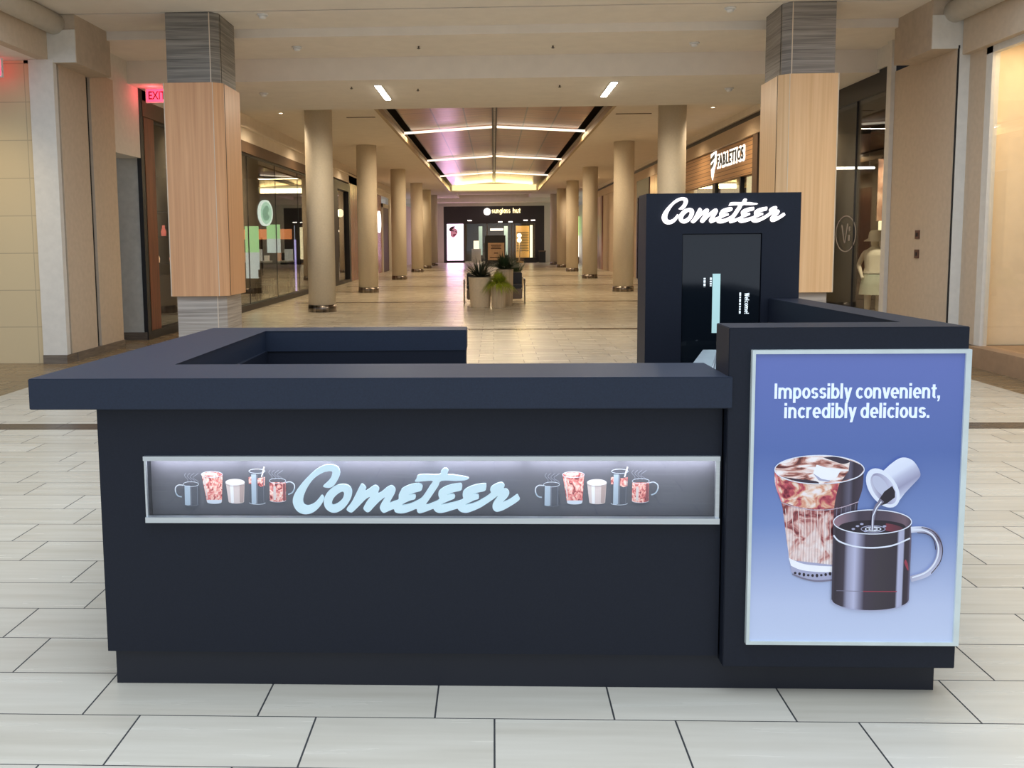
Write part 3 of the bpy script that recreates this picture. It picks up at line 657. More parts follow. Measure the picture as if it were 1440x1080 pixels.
# mannequin with bucket hat
def mannequin(x, y):
    t_ = thing('mannequin', 'cream mannequin in a bucket hat and shorts behind the boutique glass', 'mannequin', (x, y, 0))
    me = bpy.data.meshes.new('body'); bm = bmesh.new(); sk = bm.verts.layers.skin.verify()
    J = {}
    def v(n, p, r, rt=None):
        q = bm.verts.new(p); q[sk].radius = (r, rt or r); J[n] = q; return q
    v('pel', (0, 0, .93), .135, .10); v('waist', (0, 0, 1.06), .105, .08); v('chest', (0, -.01, 1.28), .13, .09); v('nk', (0, 0, 1.42), .05); v('hd', (-.01, -.03, 1.54), .075, .085); v('hdt', (-.01, -.03, 1.63), .065)
    for s, n in ((-1, 'l'), (1, 'r')):
        v('h'+n, (s*.09, 0, .88), .095); v('k'+n, (s*.10, -.02, .49), .058); v('a'+n, (s*.11, .01, .08), .04); v('f'+n, (s*.13, -.12, .04), .035)
        v('s'+n, (s*.17, 0, 1.36), .055); v('e'+n, (s*.27, .02, 1.12), .042); v('w'+n, ((s*.20), -.12, .95), .03); v('hn'+n, (s*.17, -.17, .88), .034)
    E_ = [('pel', 'waist'), ('waist', 'chest'), ('chest', 'nk'), ('nk', 'hd'), ('hd', 'hdt')]
    for n in 'lr': E_ += [('pel', 'h'+n), ('h'+n, 'k'+n), ('k'+n, 'a'+n), ('a'+n, 'f'+n), ('chest', 's'+n), ('s'+n, 'e'+n), ('e'+n, 'w'+n), ('w'+n, 'hn'+n)]
    for a, b in E_: bm.edges.new((J[a], J[b]))
    J['pel'][sk].use_root = True
    bm.to_mesh(me); bm.free(); o = bpy.data.objects.new('body', me); COL.objects.link(o); o.parent = t_; o.rotation_euler = (0, 0, -.5)
    me.materials.append(mat('mannequin_cream', s2l((214, 202, 178)), .5))
    o.modifiers.new('skin', 'SKIN'); sb = o.modifiers.new('sub', 'SUBSURF'); sb.levels = 1; sb.render_levels = 2
    M_CL = mat('cream_cloth', s2l((220, 210, 186)), .8)
    h = MB().lathe([(.20, 1.545), (.19, 1.56), (.125, 1.60), (.115, 1.70), (.08, 1.74), (.001, 1.745)], (x-.01, y-.03), 28, cap=False).build('bucket_hat', M_CL, t_)
    MB().lathe([(.25, .60), (.235, .75), (.195, .93), (.15, 1.03)], (x, y), 28, cap=False).build('skirt_shorts', mat('sage_cloth', s2l((186, 190, 168)), .8), t_)
    MB().lathe([(.19, .98), (.165, 1.08), (.185, 1.28), (.17, 1.38), (.07, 1.45)], (x, y), 28, cap=False).build('top', M_CL, t_)
mannequin(6.8, 16.7)

# activewear shop with slatted wood fascia
struct(B(6.0, 6.25, 21.2, 31.0, 3.12, 3.96).build('wall_slat_fascia', grid_material('slatted_oak', s2l((190, 146, 102)), s2l((204, 160, 114)), s2l((70, 46, 30)), 40, .105, 'Y')))
struct(B(5.93, 6.2, 18.0, 58, 3.98, 4.34).build('wall_right_upper', M_WALL)); struct(B(6.0, 6.2, 18, 58, 4.34, 4.47).build('trim_12', M_BLACK)); struct(B(5.93, 6.2, 18, 58, 4.47, ZC).build('wall_right_top', M_CEIL))
struct(B(5.94, 6.2, 21.2, 21.6, 0, 3.98).build('wall_right_pier', M_DARKB))
struct(B(10, 10.2, 21.6, 33, 0, 4).build('wall_active_back', M_DARK)); struct(B(6.2, 10.2, 30.6, 31.0, 0, 4).build('wall_active_end', mat('lit_wall', s2l((220, 190, 140)), .7))); struct(B(6.2, 10.2, 21.2, 31, 3.9, 4.05).build('ceiling_active', M_DARK))
w4 = struct(B(6.1, 6.115, 21.6, 31, .1, 3.12).build('window_4', M_GLASS)); mb = MB(); mb.box(6.05, 6.2, 25.6, 25.9, 0, 3.12); mb.box(6.05, 6.2, 23.0, 23.1, 0, 3.12); mb.box(6.05, 6.2, 21.6, 31, 0, .1); mb.build('window_frame', M_BLACK, w4)
q = thing('drum_lamp', 'glowing cream drum lamp in the shop under the slatted fascia', 'lamp', (6.7, 24.6, 2.9))
MB().lathe([(.2, 2.62), (.2, 3.35)], (6.75, 24.8), 24).build('shade', emitter('drum_glow', (1, .84, .5), 1.3), q); MB().tube([(6.75, 24.8, 3.35), (6.75, 24.8, 3.9)], .012, 8).build('cord', M_BLACK, q)
q = thing('lit_display_wall', 'warm lit display panel in the shop under the slatted fascia', 'display panel', (7, 29.5, 0))
B(6.4, 8.6, 29.8, 29.9, .4, 3.3).build('panel', emitter('panel_glow', (1, .8, .5), .9), q); B(6.4, 8.6, 29.75, 29.95, 0, .4).build('foot', M_DARKB, q)
sg = thing('shop_sign', 'halo lit dark letters and shield mark on the slatted wood fascia', 'sign', (6.0, 24.2, 3.66))
M_HALO = emitter('halo_white', (1, .97, .9), 1.5); M_LET = mat('dark_letters', (.02, .02, .022), .4)
TM = facing_left(5.975, 23.75, 3.655)
text_mesh('halo_backing', 'FABLETICS', 2.72, .40, M_HALO, sg, facing_left(5.985, 23.75, 3.655), .006, .075, 1.22)
text_mesh('lettering', 'FABLETICS', 2.58, .29, M_LET, sg, facing_left(5.962, 23.75, 3.655), .008, .02, 1.25)
sh = lambda k: [(-.3*k, .3*k), (.3*k, .34*k), (.3*k, 0), (.16*k, -.1*k), (-.06*k, -.42*k), (-.2*k, -.3*k), (-.28*k, 0)]
curve_mesh('halo_mark', [sh(1.0)], .006, M_HALO, sg, facing_left(5.985, 25.55, 3.62))
curve_mesh('mark_bars', [[(-.24, .16), (.2, .26), (.2, .16), (-.24, .06)], [(-.22, -.02), (.12, .06), (.08, -.04), (-.2, -.12)]], .008, M_LET, sg, facing_left(5.962, 25.55, 3.62))
# further shops on the right
struct(B(5.95, 6.2, 31.0, 35.6, 0, 3.98).build('wall_right_far', M_PINKW))
mb = MB(); mb.box(5.92, 6.2, 35.6, 38.6, 3.3, 3.98); mb.box(5.92, 6.2, 38.3, 38.6, 0, 3.3); mb.box(5.92, 6.2, 35.6, 35.9, 0, 3.3); struct(mb.build('wall_black_shop', M_BLACK))
struct(B(6.6, 6.8, 35.6, 38.6, 0, 3.4).build('wall_black_recess', M_DARK))
struct(B(5.95, 6.2, 38.6, 50.5, 0, 3.98).build('wall_right_mid', M_WALL))
def mural():
    mt, t, b = nt('hoarding_mural'); n = node(t, 'ShaderNodeTexNoise'); n.inputs['Scale'].default_value = 1; n.inputs['Detail'].default_value = 4
    t.links.new(coords(t, (.5, .9, .35)), n.inputs['Vector']); t.links.new(ramp(t, n.outputs['Fac'], [(.35, s2l((120, 82, 80))), (.5, s2l((176, 132, 122))), (.65, s2l((214, 180, 172)))]), b.inputs['Base Color']); b.inputs['Roughness'].default_value = .3; return mt
q = tag(B(5.88, 6.1, 50.56, 60.44, 0, 3.97).build('hoarding_mural', mural()), 'pinkish mural hoarding between the right columns', 'mural')
struct(B(5.95, 6.2, 60.5, 74, 0, 3.98).build('wall_right_end', M_PALE))
q = thing('green_screen', 'bright green and white advertising screen beyond the right columns', 'screen', (5.4, 63.6, 0))
B(5.0, 5.85, 63.6, 63.7, 1.9, 3.2).build('display', emitter('ad_green', (.55, .95, .35), 1.6), q); B(5.0, 5.85, 63.6, 63.7, .45, 1.9).build('lower_display', emitter('ad_white', (.95, .95, .9), 1.8), q); B(4.98, 5.87, 63.62, 63.75, 0, .45).build('stand', M_BLACK, q)

# ---------------- near right display window
w5 = struct(B(6.10, 6.115, 3, 11.72, .27, 3.92).build('window_5', M_CLEAR))
mb = MB(); mb.box(6.07, 6.16, 11.66, 11.80, .25, 3.92); mb.box(6.07, 6.16, 3, 11.8, 3.84, 3.92); mb.build('window_frame', M_PALE, w5)
struct(B(6.07, 6.16, 11.80, 12.2, .25, 4.0).build('wall_window_jamb', M_WALL))
struct(B(6.16, 7.0, 11.80, 12.0, .25, 4.0).build('wall_display_end', mat('display_backing', s2l((238, 216, 184)), .8, vary=.03)))
struct(B(5.95, 6.9, 3, 11.72, 0, .25).build('baseboard_window', mat('window_base_wood', s2l((168, 136, 104)), .6)))
struct(B(6.85, 7.0, 3, 11.8, .25, 4.2).build('wall_display', mat('display_backing', s2l((238, 216, 184)), .8, vary=.03)))
struct(B(6.1, 7.0, 3, 11.8, 4.0, 4.1).build('ceiling_display', M_PALE))
lamp('window_lamp', 'AREA', (6.45, 8, 3.95), 95, (1, .80, .52), (6.45, 8, 0), .4, 7)

# ---------------- far end shop
struct(B(-8, -3.66, 68, 68.3, 0, 4.35).build('wall_far_left', M_PALE)); struct(B(3.72, 8, 68, 68.3, 0, 4.35).build('wall_far_right', M_PALE))
mb = MB(); mb.box(-3.66, -2.15, 68, 68.3, 0, 4.12); mb.box(-2.15, 3.05, 68, 68.3, 2.85, 4.12); mb.box(3.05, 3.72, 68, 68.3, 0, 4.12); struct(mb.build('wall_far_shopfront', mat('black_facade', s2l((44, 38, 42)), .35)))
struct(B(-3.66, 3.72, 67.9, 68.3, 4.12, 4.35).build('trim_13', M_PALE))
struct(B(-4, 4, 73, 73.2, 0, 3.4).build('wall_far_back', mat('far_back', s2l((58, 52, 46)), .6))); struct(B(-4, 4, 68.3, 73, 3.2, 3.4).build('ceiling_far_shop', M_DARK))
w6 = struct(B(-2.15, 3.05, 68.1, 68.12, .1, 2.85).build('window_6', M_CLEAR)); mb = MB()
for x in (-2.15, -.5, 1.3, 1.5, 3.0): mb.box(x, x+.06, 68.06, 68.16, 0, 2.85)
mb.build('window_frame', M_BROWNBASE, w6)
fs = thing('shop_sign', 'glowing cream eyewear shop sign on the black facade at the far end', 'sign', (.6, 67.95, 3.75), 'glowing shop signs')
bold_text('lettering', 'sunglass', 1.36, .27, emitter('sign_cream', (1, .86, .48), 1.5), fs, facing_camera(.56, 67.95, 3.60), .03); bold_text('lettering', 'hut', .56, .27, CACHE['sign_cream'], fs, facing_camera(1.70, 67.95, 3.60), .03)
curve_mesh('disc', [circ(.25)], .04, emitter('sign_disc', (1, .95, .85), 4), fs, facing_camera(-.46, 67.95, 3.72))
q = thing('light_box', 'tall glowing pink white advertising light box with a face, on the black facade', 'light box', (-2.82, 67.9, 0))
B(-3.42, -2.22, 67.9, 68.0, .18, 2.84).build('panel', mat('lightbox_white', (1, .86, .98), .4, 0, 2.6, (1, .78, 1.0), vary=.02), q)
FT = facing_camera(-2.85, 67.895, 2.25)
curve_mesh('face_print', [smooth([(-.30, .10), (-.12, .30), (.14, .20), (.22, -.02), (.12, -.22), (-.1, -.40), (-.30, -.26)], 4)], .002, emitter('face_pink', (.70, .30, .40), .4), q, FT)
curve_mesh('hair_print', [smooth([(-.42, .2), (-.2, .42), (.1, .4), (-.1, .28), (-.3, .05)], 4), [(.02, .08), (.2, .0), (.2, -.05), (.04, .02)], [(-.22, .16), (-.04, .10), (-.05, .05), (-.22, .10)]], .004, mat('print_dark', (.1, .05, .07), .5), q, FT)
curve_mesh('lips_print', [smooth([(-.14, -.2), (-.02, -.14), (.1, -.16), (.02, -.26), (-.1, -.28)], 4)], .005, mat('print_lips', (.45, .08, .16), .5), q, FT)
lamp('lightbox_lamp', 'AREA', (-2.82, 67.8, 1.5), 40, (1, .50, .95), (-2.0, 40, 2.4), 1.2, 2.6)
B(-3.5, -2.14, 67.92, 68.0, .1, .18).build('frame', M_BLACK, q)
q = thing('display_rack', 'amber lit rack of eyewear at the right of the far shop', 'rack', (2.2, 70, 0))
B(1.7, 2.7, 70.2, 70.3, .3, 2.7).build('back_panel', emitter('amber_back', (.9, .5, .14), .35), q)
for i in range(8): B(1.75, 2.65, 69.95, 70.2, .8+.2*i, .83+.2*i).build('shelf_board', M_BLACK, q)
B(2.75, 2.95, 69.9, 70.1, .3, 2.75).build('lit_post', emitter('post_lit', (1, .85, .5), 1.8), q); B(1.7, 2.95, 69.9, 70.3, 0, .3).build('cabinet', M_DARKB, q)
q = thing('display_stand', 'small pale stand with a glowing box in the far shop window', 'display stand', (-1.3, 69.4, 0))
B(-1.65, -.95, 69.2, 69.7, 0, 1.0).build('table', M_PALE, q); B(-1.5, -1.1, 69.3, 69.5, 1.001, 1.6).build('lit_box', emitter('box_lit', (1, .85, .6), 1.4), q)
for x, lab in ((-1.0, 'left'), (.95, 'right')):
    q = thing('mirror_light', f'tall pale green lit mirror strip inside the far shop, the {lab} one', 'mirror', (x, 71, 0), 'lit mirrors in the far shop')
    B(x-.14, x+.14, 71, 71.05, .5, 2.7).build('panel', emitter('mirror_glow', (.45, .62, .58), .35), q); B(x-.2, x+.2, 71, 71.1, 0, .5).build('foot', M_BLACK, q)
q = thing('hanging_sign', 'small glowing white sign hanging inside the far shop', 'sign', (.2, 70.5, 2.45))
B(-.25, .75, 70.5, 70.55, 2.36, 2.52).build('panel', emitter('hang_sign', (1, .9, .75), 1.3), q); MB().tube([(.25, 70.52, 2.52), (.25, 70.52, 3.2)], .01, 6).build('wire', M_BLACK, q)
for i, (x, z) in enumerate(((-1.9, 3.05), (.35, 2.93), (1.1, 2.93), (2.2, 3.03), (2.75, 3.03))):
    tag(B(x, x+.3, 67.93, 67.99, z, z+.07).build('facade_spotlight', emitter('spot_white', (1, .9, .8), 3)), ['lone white lamp above the shop window, by the light box', 'first white lamp right of centre above the shop window', 'second white lamp right of centre above the shop window', 'white lamp above the amber rack, inner one', 'white lamp above the amber rack, outer one'][i], 'lamp', 'lamps on the far facade')
lamp('far_shop_lamp', 'AREA', (.5, 70.5, 3.1), 160, (1, .8, .55), (.5, 70.5, 0), 3, 3)
lamp('far_hall_lamp', 'AREA', (0.05, 63, 4.8), 60, (1, .78, .86), (0.05, 63, 0), 3, 3)
q = thing('easel_sign', 'black easel with a beige printed notice behind the planters', 'easel sign', (.1, 45, 0))
B(-.42, .58, 45.05, 45.1, .35, 1.86).build('board', M_BLACK, q); B(-.28, .52, 45.02, 45.05, .66, 1.5).build('notice', mat('notice_paper', s2l((206, 176, 146)), .8), q)
mb = MB()
for i, (w, z) in enumerate(((.5, 1.36), (.44, 1.28), (.5, 1.2), (.2, .98), (.62, .76))): mb.box(.12-w/2, .12+w/2, 45.012, 45.02, z, z+.045)
mb.build('print_lines', mat('notice_ink', s2l((96, 70, 56)), .8), q)
for x in (-.36, .52): MB().tube([(x, 45.08, .5), (x, 45.2, 0)], .02, 8).build('leg', M_BLACK, q)
q = thing('pedestal_lamp', 'slim brass stand with glowing globes in front of the far shop', 'lamp', (1.85, 66.5, 0))
MB().lathe([(.32, 0), (.32, .1), (.05, .14), (.05, 1.5)], (1.85, 66.5), 20).build('stem', mat('brass', (.75, .5, .25), .3, .8), q)
for z in (1.62, 1.95): MB().sphere((1.85, 66.5, z), .16, 16).build('globe', emitter('globe_warm', (1, .9, .6), 3), q)
tag(B(2.2, 3.1, 66.6, 67.2, 0, .36, bevel=.02).build('dark_ottoman', M_BLACK), 'low black box bench before the amber lit rack', 'bench')
q = thing('waste_bin', 'dark square waste bin by the right end of the far facade', 'bin', (3.5, 66.8, 0))
MB().prism([(3.28, 66.6), (3.74, 66.6), (3.74, 67.05), (3.28, 67.05)], 0, .78).build('body', M_BLACK, q); B(3.26, 3.76, 66.58, 67.07, .78, .86).build('lid', M_DARKB, q)

# ---------------- planters and lounge chairs
M_POT = mat('cream_planter', s2l((222, 204, 176)), .6, vary=.05, scale=(20, 20, 20))
M_POTW = streak('ribbed_planter', s2l((190, 172, 144)), s2l((218, 200, 172)), (26, 26, .6), .6)
M_SOIL = mat('soil', (.03, .022, .016), .9)
def blades(mb, x, y, z, n, L, w, droop, spread, up=.9):
    for i in range(n):
        a = random.uniform(0, 2*PI); ln = L*random.uniform(.7, 1.1); tl = random.uniform(.1, 1)*spread
        pts = []
        for j in range(5):
            s = j/4; r = ln*s*tl; h = ln*s*up*(1-.45*tl)-droop*ln*s*s*tl
            pts.append((Vector((x+r*math.cos(a)+.04*math.cos(a), y+r*math.sin(a)+.04*math.sin(a), z+h)), w*(1-s)**.7+.001))
        d = Vector((-math.sin(a), math.cos(a), 0))
        prev = None
        for p, ww in pts:
            c = (mb.bm.verts.new(p-d*ww), mb.bm.verts.new(p+Vector((0, 0, ww*.25))), mb.bm.verts.new(p+d*ww))
            if prev:
                for k in (0, 1): mb._set([mb.bm.faces.new([prev[k], prev[k+1], c[k+1], c[k]])])
            prev = c
    return mb
def planter(name, label, x, y, prof, soil, leaf, round_=True):
    t_ = thing(name, label, 'potted plant', (x, y, 0), 'potted plants in the concourse')
    MB().lathe(prof, (x, y), 36).build('pot', M_POT if round_ else M_POTW, t_)
    zt = prof[-1][1]
    MB().lathe([(prof[-1][0]-.03, zt), (prof[-1][0]-.03, zt+.012)], (x, y), 28).build('soil', M_SOIL, t_)
    return t_
M_AGAVE = mat('dark_agave', s2l((58, 66, 52)), .5, vary=.3, scale=(6, 6, 6)); M_LIME = mat('lime_grass', s2l((158, 172, 44)), .6, vary=.35, scale=(12, 12, 12)); M_DKGRASS = mat('dark_grass', s2l((48, 70, 40)), .6, vary=.3, scale=(8, 8, 8))
p1 = planter('spiky_plant', 'dark spiky agave in the tall cream tapered planter on the left', -.33, 22.4, [(.235, 0), (.24, .01), (.285, .70), (.29, .735)], 0, 0)
blades(MB(), -.33, 22.4, .72, 95, .66, .024, .14, 1.25).build('leaves', M_AGAVE, p1)
p2 = planter('grass_plant', 'lime green grass spilling over the short cream planter in front', .118, 22.15, [(.165, 0), (.17, .01), (.205, .56), (.21, .585)], 0, 0, False)
blades(blades(MB(), .118, 22.15, .57, 700, .46, .010, .95, 1.1, .8), .118, 22.15, .57, 420, .34, .010, .3, .75, 1.0).build('leaves', M_LIME, p2)
p3 = planter('grass_plant', 'dark green grass in the tallest cream planter behind the lime one', .27, 22.95, [(.19, 0), (.2, .01), (.215, .86), (.22, .905)], 0, 0, False)
blades(MB(), .27, 22.95, .89, 300, .56, .016, .3, 1.15).build('leaves', M_DKGRASS, p3)
def lounge(x, y, flip, label):
    t_ = thing('lounge_chair', label, 'chair', (x, y, 0), 'dark lounge chairs behind the planters')
    s = -1 if flip else 1; L = mat('dark_leather', (.02, .018, .017), .4); G = mat('grey_leather', s2l((120, 104, 92)), .5)
    def bx(a, b, *r, **k): return MB().box(x+min(s*a, s*b), x+max(s*a, s*b), *r, **k)
    bx(-.3, .26, y-.3, y+.3, .14, .40, bevel=.02).build('seat', G, t_)
    bx(-.34, .27, y+.2, y+.36, .38, .80, bevel=.02).build('backrest', L, t_)
    bx(-.3, .26, y-.3, y+.2, .40, .50, bevel=.02).build('cushion', L, t_)
    for dy in (-.28, .3):
        MB().tube([(x+s*.33, y+dy, 0), (x+s*.33, y+dy, .62), (x+s*.33, y+dy+(.1 if dy < 0 else -.1), .63)], .014, 8).build('leg', M_CHROME, t_)
    bx(.315, .345, y-.2, y+.22, .60, .63).build('armrest', L, t_)
    return t_
lounge(-.42, 23.35, True, 'dark lounge chair with chrome frame behind the left planter')
lounge(.46, 23.6, False, 'dark lounge chair with chrome frame behind the right planter')
p4 = planter('spiky_plant', 'dark bushy plant in a low pot beyond the lounge chairs', .6, 26.2, [(.2, 0), (.26, .5), (.27, .55)], 0, 0)
blades(MB(), .6, 26.2, .55, 200, .55, .014, .2, .75, 1.25).build('leaves', M_DKGRASS, p4)

# ================================================================== KIOSK
ZT = 1.148
kc = thing('kiosk_counter', 'dark navy kiosk counter with overhanging top and a lit logo strip in front', 'counter', (0, 3.2, 0))
mb = MB(); mb.box(-1.40, .80, 3.213, 3.44, 0, .14); mb.box(-1.40, -1.20, 3.44, 4.98, 0, .14); mb.box(-1.20, -.17, 4.86, 4.98, 0, .14)
mb.build('plinth', M_PLINTH, kc)
# body with the recess for the light strip (front wall built as a frame round it)
SX0, SX1, SZ0, SZ1 = -1.25, .785, .627, .858
mb = MB(); yb0, yb1 = 3.192, 3.44
mb.box(-1.42, .795, yb0, yb1, .132, SZ0); mb.box(-1.42, .795, yb0, yb1, SZ1, 1.04); mb.box(-1.42, SX0, yb0, yb1, SZ0, SZ1); mb.box(SX1, .795, yb0, yb1, SZ0, SZ1); mb.box(SX0, SX1, yb0+.09, yb1, SZ0, SZ1)
mb.box(-1.42, -1.21, yb1, 5.0, .132, 1.04); mb.box(-1.21, -.15, 4.845, 5.0, .132, 1.04)
mb.build('body', M_NAVY, kc)
MB().prism([(-1.637, 3.139), (.815, 3.139), (.815, 3.146), (.80, 3.146), (.80, 3.505), (-1.245, 3.505), (-1.22, 4.84), (-.146, 4.84), (-.146, 5.04), (-1.56, 5.04)], 1.038, ZT, bevel=.003).build('countertop', M_TOP, kc)
# light strip
M_BACK = mat('strip_backing', s2l((102, 104, 114)), .45, vary=.03)
dc = B(SX0+.001, SX1-.001, yb0+.044, yb0+.054, SZ0+.005, SZ1-.005).build('display_case', M_BACK, kc)
B(SX0+.02, SX1-.02, yb0+.008, yb0+.028, SZ1-.012, SZ1-.005).build('led_bar', emitter('led_cool', (.93, .93, 1.0), 3.5), dc)
for i in range(6):
    xx = SX0+.17+i*.34
    l_ = lamp('led_lamp', 'AREA', (xx, yb0+.018, SZ1-.014), .50, (.94, .91, 1.0), (xx, yb0+.030, SZ0), .32, .015)
mb = MB(); mb.box(SX0-.004, SX1+.002, yb0-.016, yb0+.004, SZ1-.012, SZ1+.004); mb.box(SX0-.002, SX1+.002, yb0-.022, yb0+.006, SZ0-.006, SZ0+.014); mb.box(SX0-.004, SX0+.003, yb0-.008, yb0+.004, SZ0, SZ1); mb.box(SX1-.012, SX1+.002, yb0-.012, yb0+.004, SZ0, SZ1)
mb.build('frame', M_ALU, dc)
B(SX0, SX1-.012, yb0-.004, yb0, SZ0+.01, SZ1-.01).build('glass_pane', M_CLEAR, dc)

# ---- the script logo, traced as outlines
C_ = [(410,352),(450,372),(500,370),(545,340),(590,270),(615,200),(605,140),(565,105),(500,92),(430,100),(340,145),(230,240),(130,350),(65,450),(42,530),(55,600),(95,660),(155,692),(220,695),(290,670),(350,620),(395,560),(417,500),(390,462),(350,510),(300,560),(240,588),(195,588),(168,560),(165,510),(190,430),(240,340),(310,255),(400,195),(470,172),(515,172),(525,190),(510,240),(470,295)]
O_ = [(650,328),(715,345),(748,390),(752,450),(730,520),(685,590),(625,645),(560,675),(500,672),(445,635),(418,580),(420,515),(445,450),(500,390),(570,345)]
OI = [(655,425),(660,450),(640,505),(590,555),(530,583),(510,570),(515,535),(545,485),(595,440),(635,420)]
A1 = [(685,635),(740,560),(800,450),(850,350),(875,325),(905,345),(925,375),(915,410),(960,385),(1010,350),(1045,345),(1075,370),(1078,400),(1065,440),(1110,420),(1170,370),(1225,345),(1260,365),(1275,400),(1265,440),(1235,495),(1205,555),(1260,535),(1308,515),(1314,455),(1340,405)]
B1 = [(0,380),(80,340),(160,322),(215,322),(240,345),(240,375),(220,410),(150,430),(65,460),(100,455),(150,455),(160,480),(150,510),(100,525),(40,550),(-10,582),(30,580),(110,560),(190,522),(235,490),(280,430),(330,350),(365,290),(280,290),(160,298),(170,265),(190,220),(260,208),(440,210),(465,170),(500,135),(535,138),(552,165),(540,210),(600,212),(680,225),(750,235),(795,255),(750,280),(640,287),(470,287),(430,350),(370,440),(310,530),(282,570),(300,577),(360,555),(438,515),(430,460),(440,410),(500,365),(580,335),(690,318),(712,335),(712,370),(695,405),(610,425),(528,456),(560,452),(610,448),(628,470),(620,500),(580,520),(520,545),(458,574),(500,572),(580,555),(660,535),(722,510),(718,460),(730,410),(790,365),(870,335),(985,318),(1000,340),(998,375),(980,410),(900,428),(818,456),(850,450),(895,448),(912,470),(905,505),(860,520),(810,545),(746,574),(800,570),(870,550),(960,505),(1050,440),(1045,400),(1060,360),(1110,325),(1175,305),(1205,320),(1217,345),(1205,380),(1240,385),(1268,415),(1270,445),(1245,490),(1215,520),(1198,542),(1250,525),(1310,490),(1365,452),(1385,480),(1395,510),(1350,550),(1280,595),(1200,640),(1125,662),(1085,640),(1072,600),(1085,550),(1140,466),(1080,510),(1000,565),(920,615),(830,655),(760,675),(700,665),(665,637),(655,625),(600,640),(520,665),(450,678),(400,665),(375,637),(366,628),(320,645),(260,668),(200,682),(175,660),(166,628),(100,655),(20,680)]
A2 = [(1310,682),(1265,665),(1250,632),(1190,655),(1130,678),(1095,645),(1085,605),(1110,550),(1148,488),(1090,530),(1020,600),(965,660),(930,670),(895,640),(890,610),(930,540),(970,484),(920,510),(850,580),(790,640),(740,675)]
REST = A1+[(x+1355, y) for x, y in B1]+A2
LOGO = [smooth(p, 3) for p in (C_, O_, OI, REST)]
def logo(name, parent, x, y, z, width, ex, mats, off=0):
    k = width/(2750-42); ccx, ccy = (2750+42)/2, (92+695)/2
    return curve_mesh(name, [[((a-ccx)*k, -(b-ccy)*k) for a, b in lp] for lp in LOGO], ex, mats, parent, facing_camera(x, y, z), 0, off)
lg = logo('lettering', kc, -.316, 3.183, .742, .808, .005, mat('pale_acrylic', s2l((205, 228, 236)), .3, 0, .22, s2l((200, 230, 240)), vary=.03))
lg['label'] = 'pale blue script letters'

# ---- printed drinks in the strip (flat prints on the backing)
class Art:
    def __init__(s, T): s.T = T; s.mb = MB(); s.mats = []; s.layer = 0
    def add(s, pts, m):
        if m not in s.mats: s.mats.append(m)
        s.mb.mi = s.mats.index(m); s.layer += 1
        s.mb.poly([s.T(px, py, s.layer) for px, py in pts]); return s
    def stroke(s, pts, w, m):
        L = []; R = []; n = len(pts); ws = w if isinstance(w, list) else [w]*n
        for i, (a, b) in enumerate(pts):
            p, q = pts[max(i-1, 0)], pts[min(i+1, n-1)]; dx, dy = q[0]-p[0], q[1]-p[1]; l = math.hypot(dx, dy) or 1
            L.append((a-dy/l*ws[i]/2, b+dx/l*ws[i]/2)); R.append((a+dy/l*ws[i]/2, b-dx/l*ws[i]/2))
        if m not in s.mats: s.mats.append(m)
        s.mb.mi = s.mats.index(m); s.layer += 1
        for i in range(n-1): s.mb.poly([s.T(*q, s.layer) for q in (L[i], L[i+1], R[i+1], R[i])])
        return s
    def build(s, name, parent): return s.mb.build(name, s.mats, parent, recalc=False)
def ell(cx, cy, rx, ry, a0=0, a1=360, n=32, rot=0):
    out = []
    for i in range(n+(0 if a1-a0 >= 360 else 1)):
        a = math.radians(a0+(a1-a0)*i/n); x, y = rx*math.cos(a), ry*math.sin(a); c, s_ = math.cos(rot), math.sin(rot)
        out.append((cx+x*c-y*s_, cy+x*s_+y*c))
    return out
def ink(name, c, e=.2): return mat('ink_'+name, s2l(c), .5, 0, e, s2l(c), vary=.02)
def marble(name, stops, scale, e=.22, dist=1.6):
    mt, t, b = nt(name); n = node(t, 'ShaderNodeTexNoise'); n.inputs['Scale'].default_value = 1; n.inputs['Detail'].default_value = 5; n.inputs['Distortion'].default_value = dist
    t.links.new(coords(t, scale), n.inputs['Vector']); c = ramp(t, n.outputs['Fac'], [(p, s2l(q)) for p, q in stops])
    t.links.new(c, b.inputs['Base Color']); t.links.new(c, b.inputs['Emission Color']); b.inputs['Emission Strength'].default_value = e; return mt
I_PALE = ink('pale', (214, 224, 236)); I_BLUE = ink('bluegrey', (176, 194, 210)); I_CREAM = ink('cream', (222, 208, 206)); I_WHITE = ink('white', (244, 244, 246)); I_GREY = ink('grey', (96, 98, 108)); I_BROWN = ink('brown', (60, 44, 52))
I_PINK = marble('ink_pink_marble', [(.32, (110, 44, 52)), (.45, (226, 120, 120)), (.55, (244, 190, 176)), (.68, (250, 236, 230))], (60, 60, 45))
def strip_T(dx):
    def T(px, py, l):
        X = 200+px/5.5385+dx; Y = 630+py/5.5385
        return (.0025316*X-.0000313*Y-1.74825, yb0+.0435-.0004*l, -.0025786*Y+2.51222)
    return T
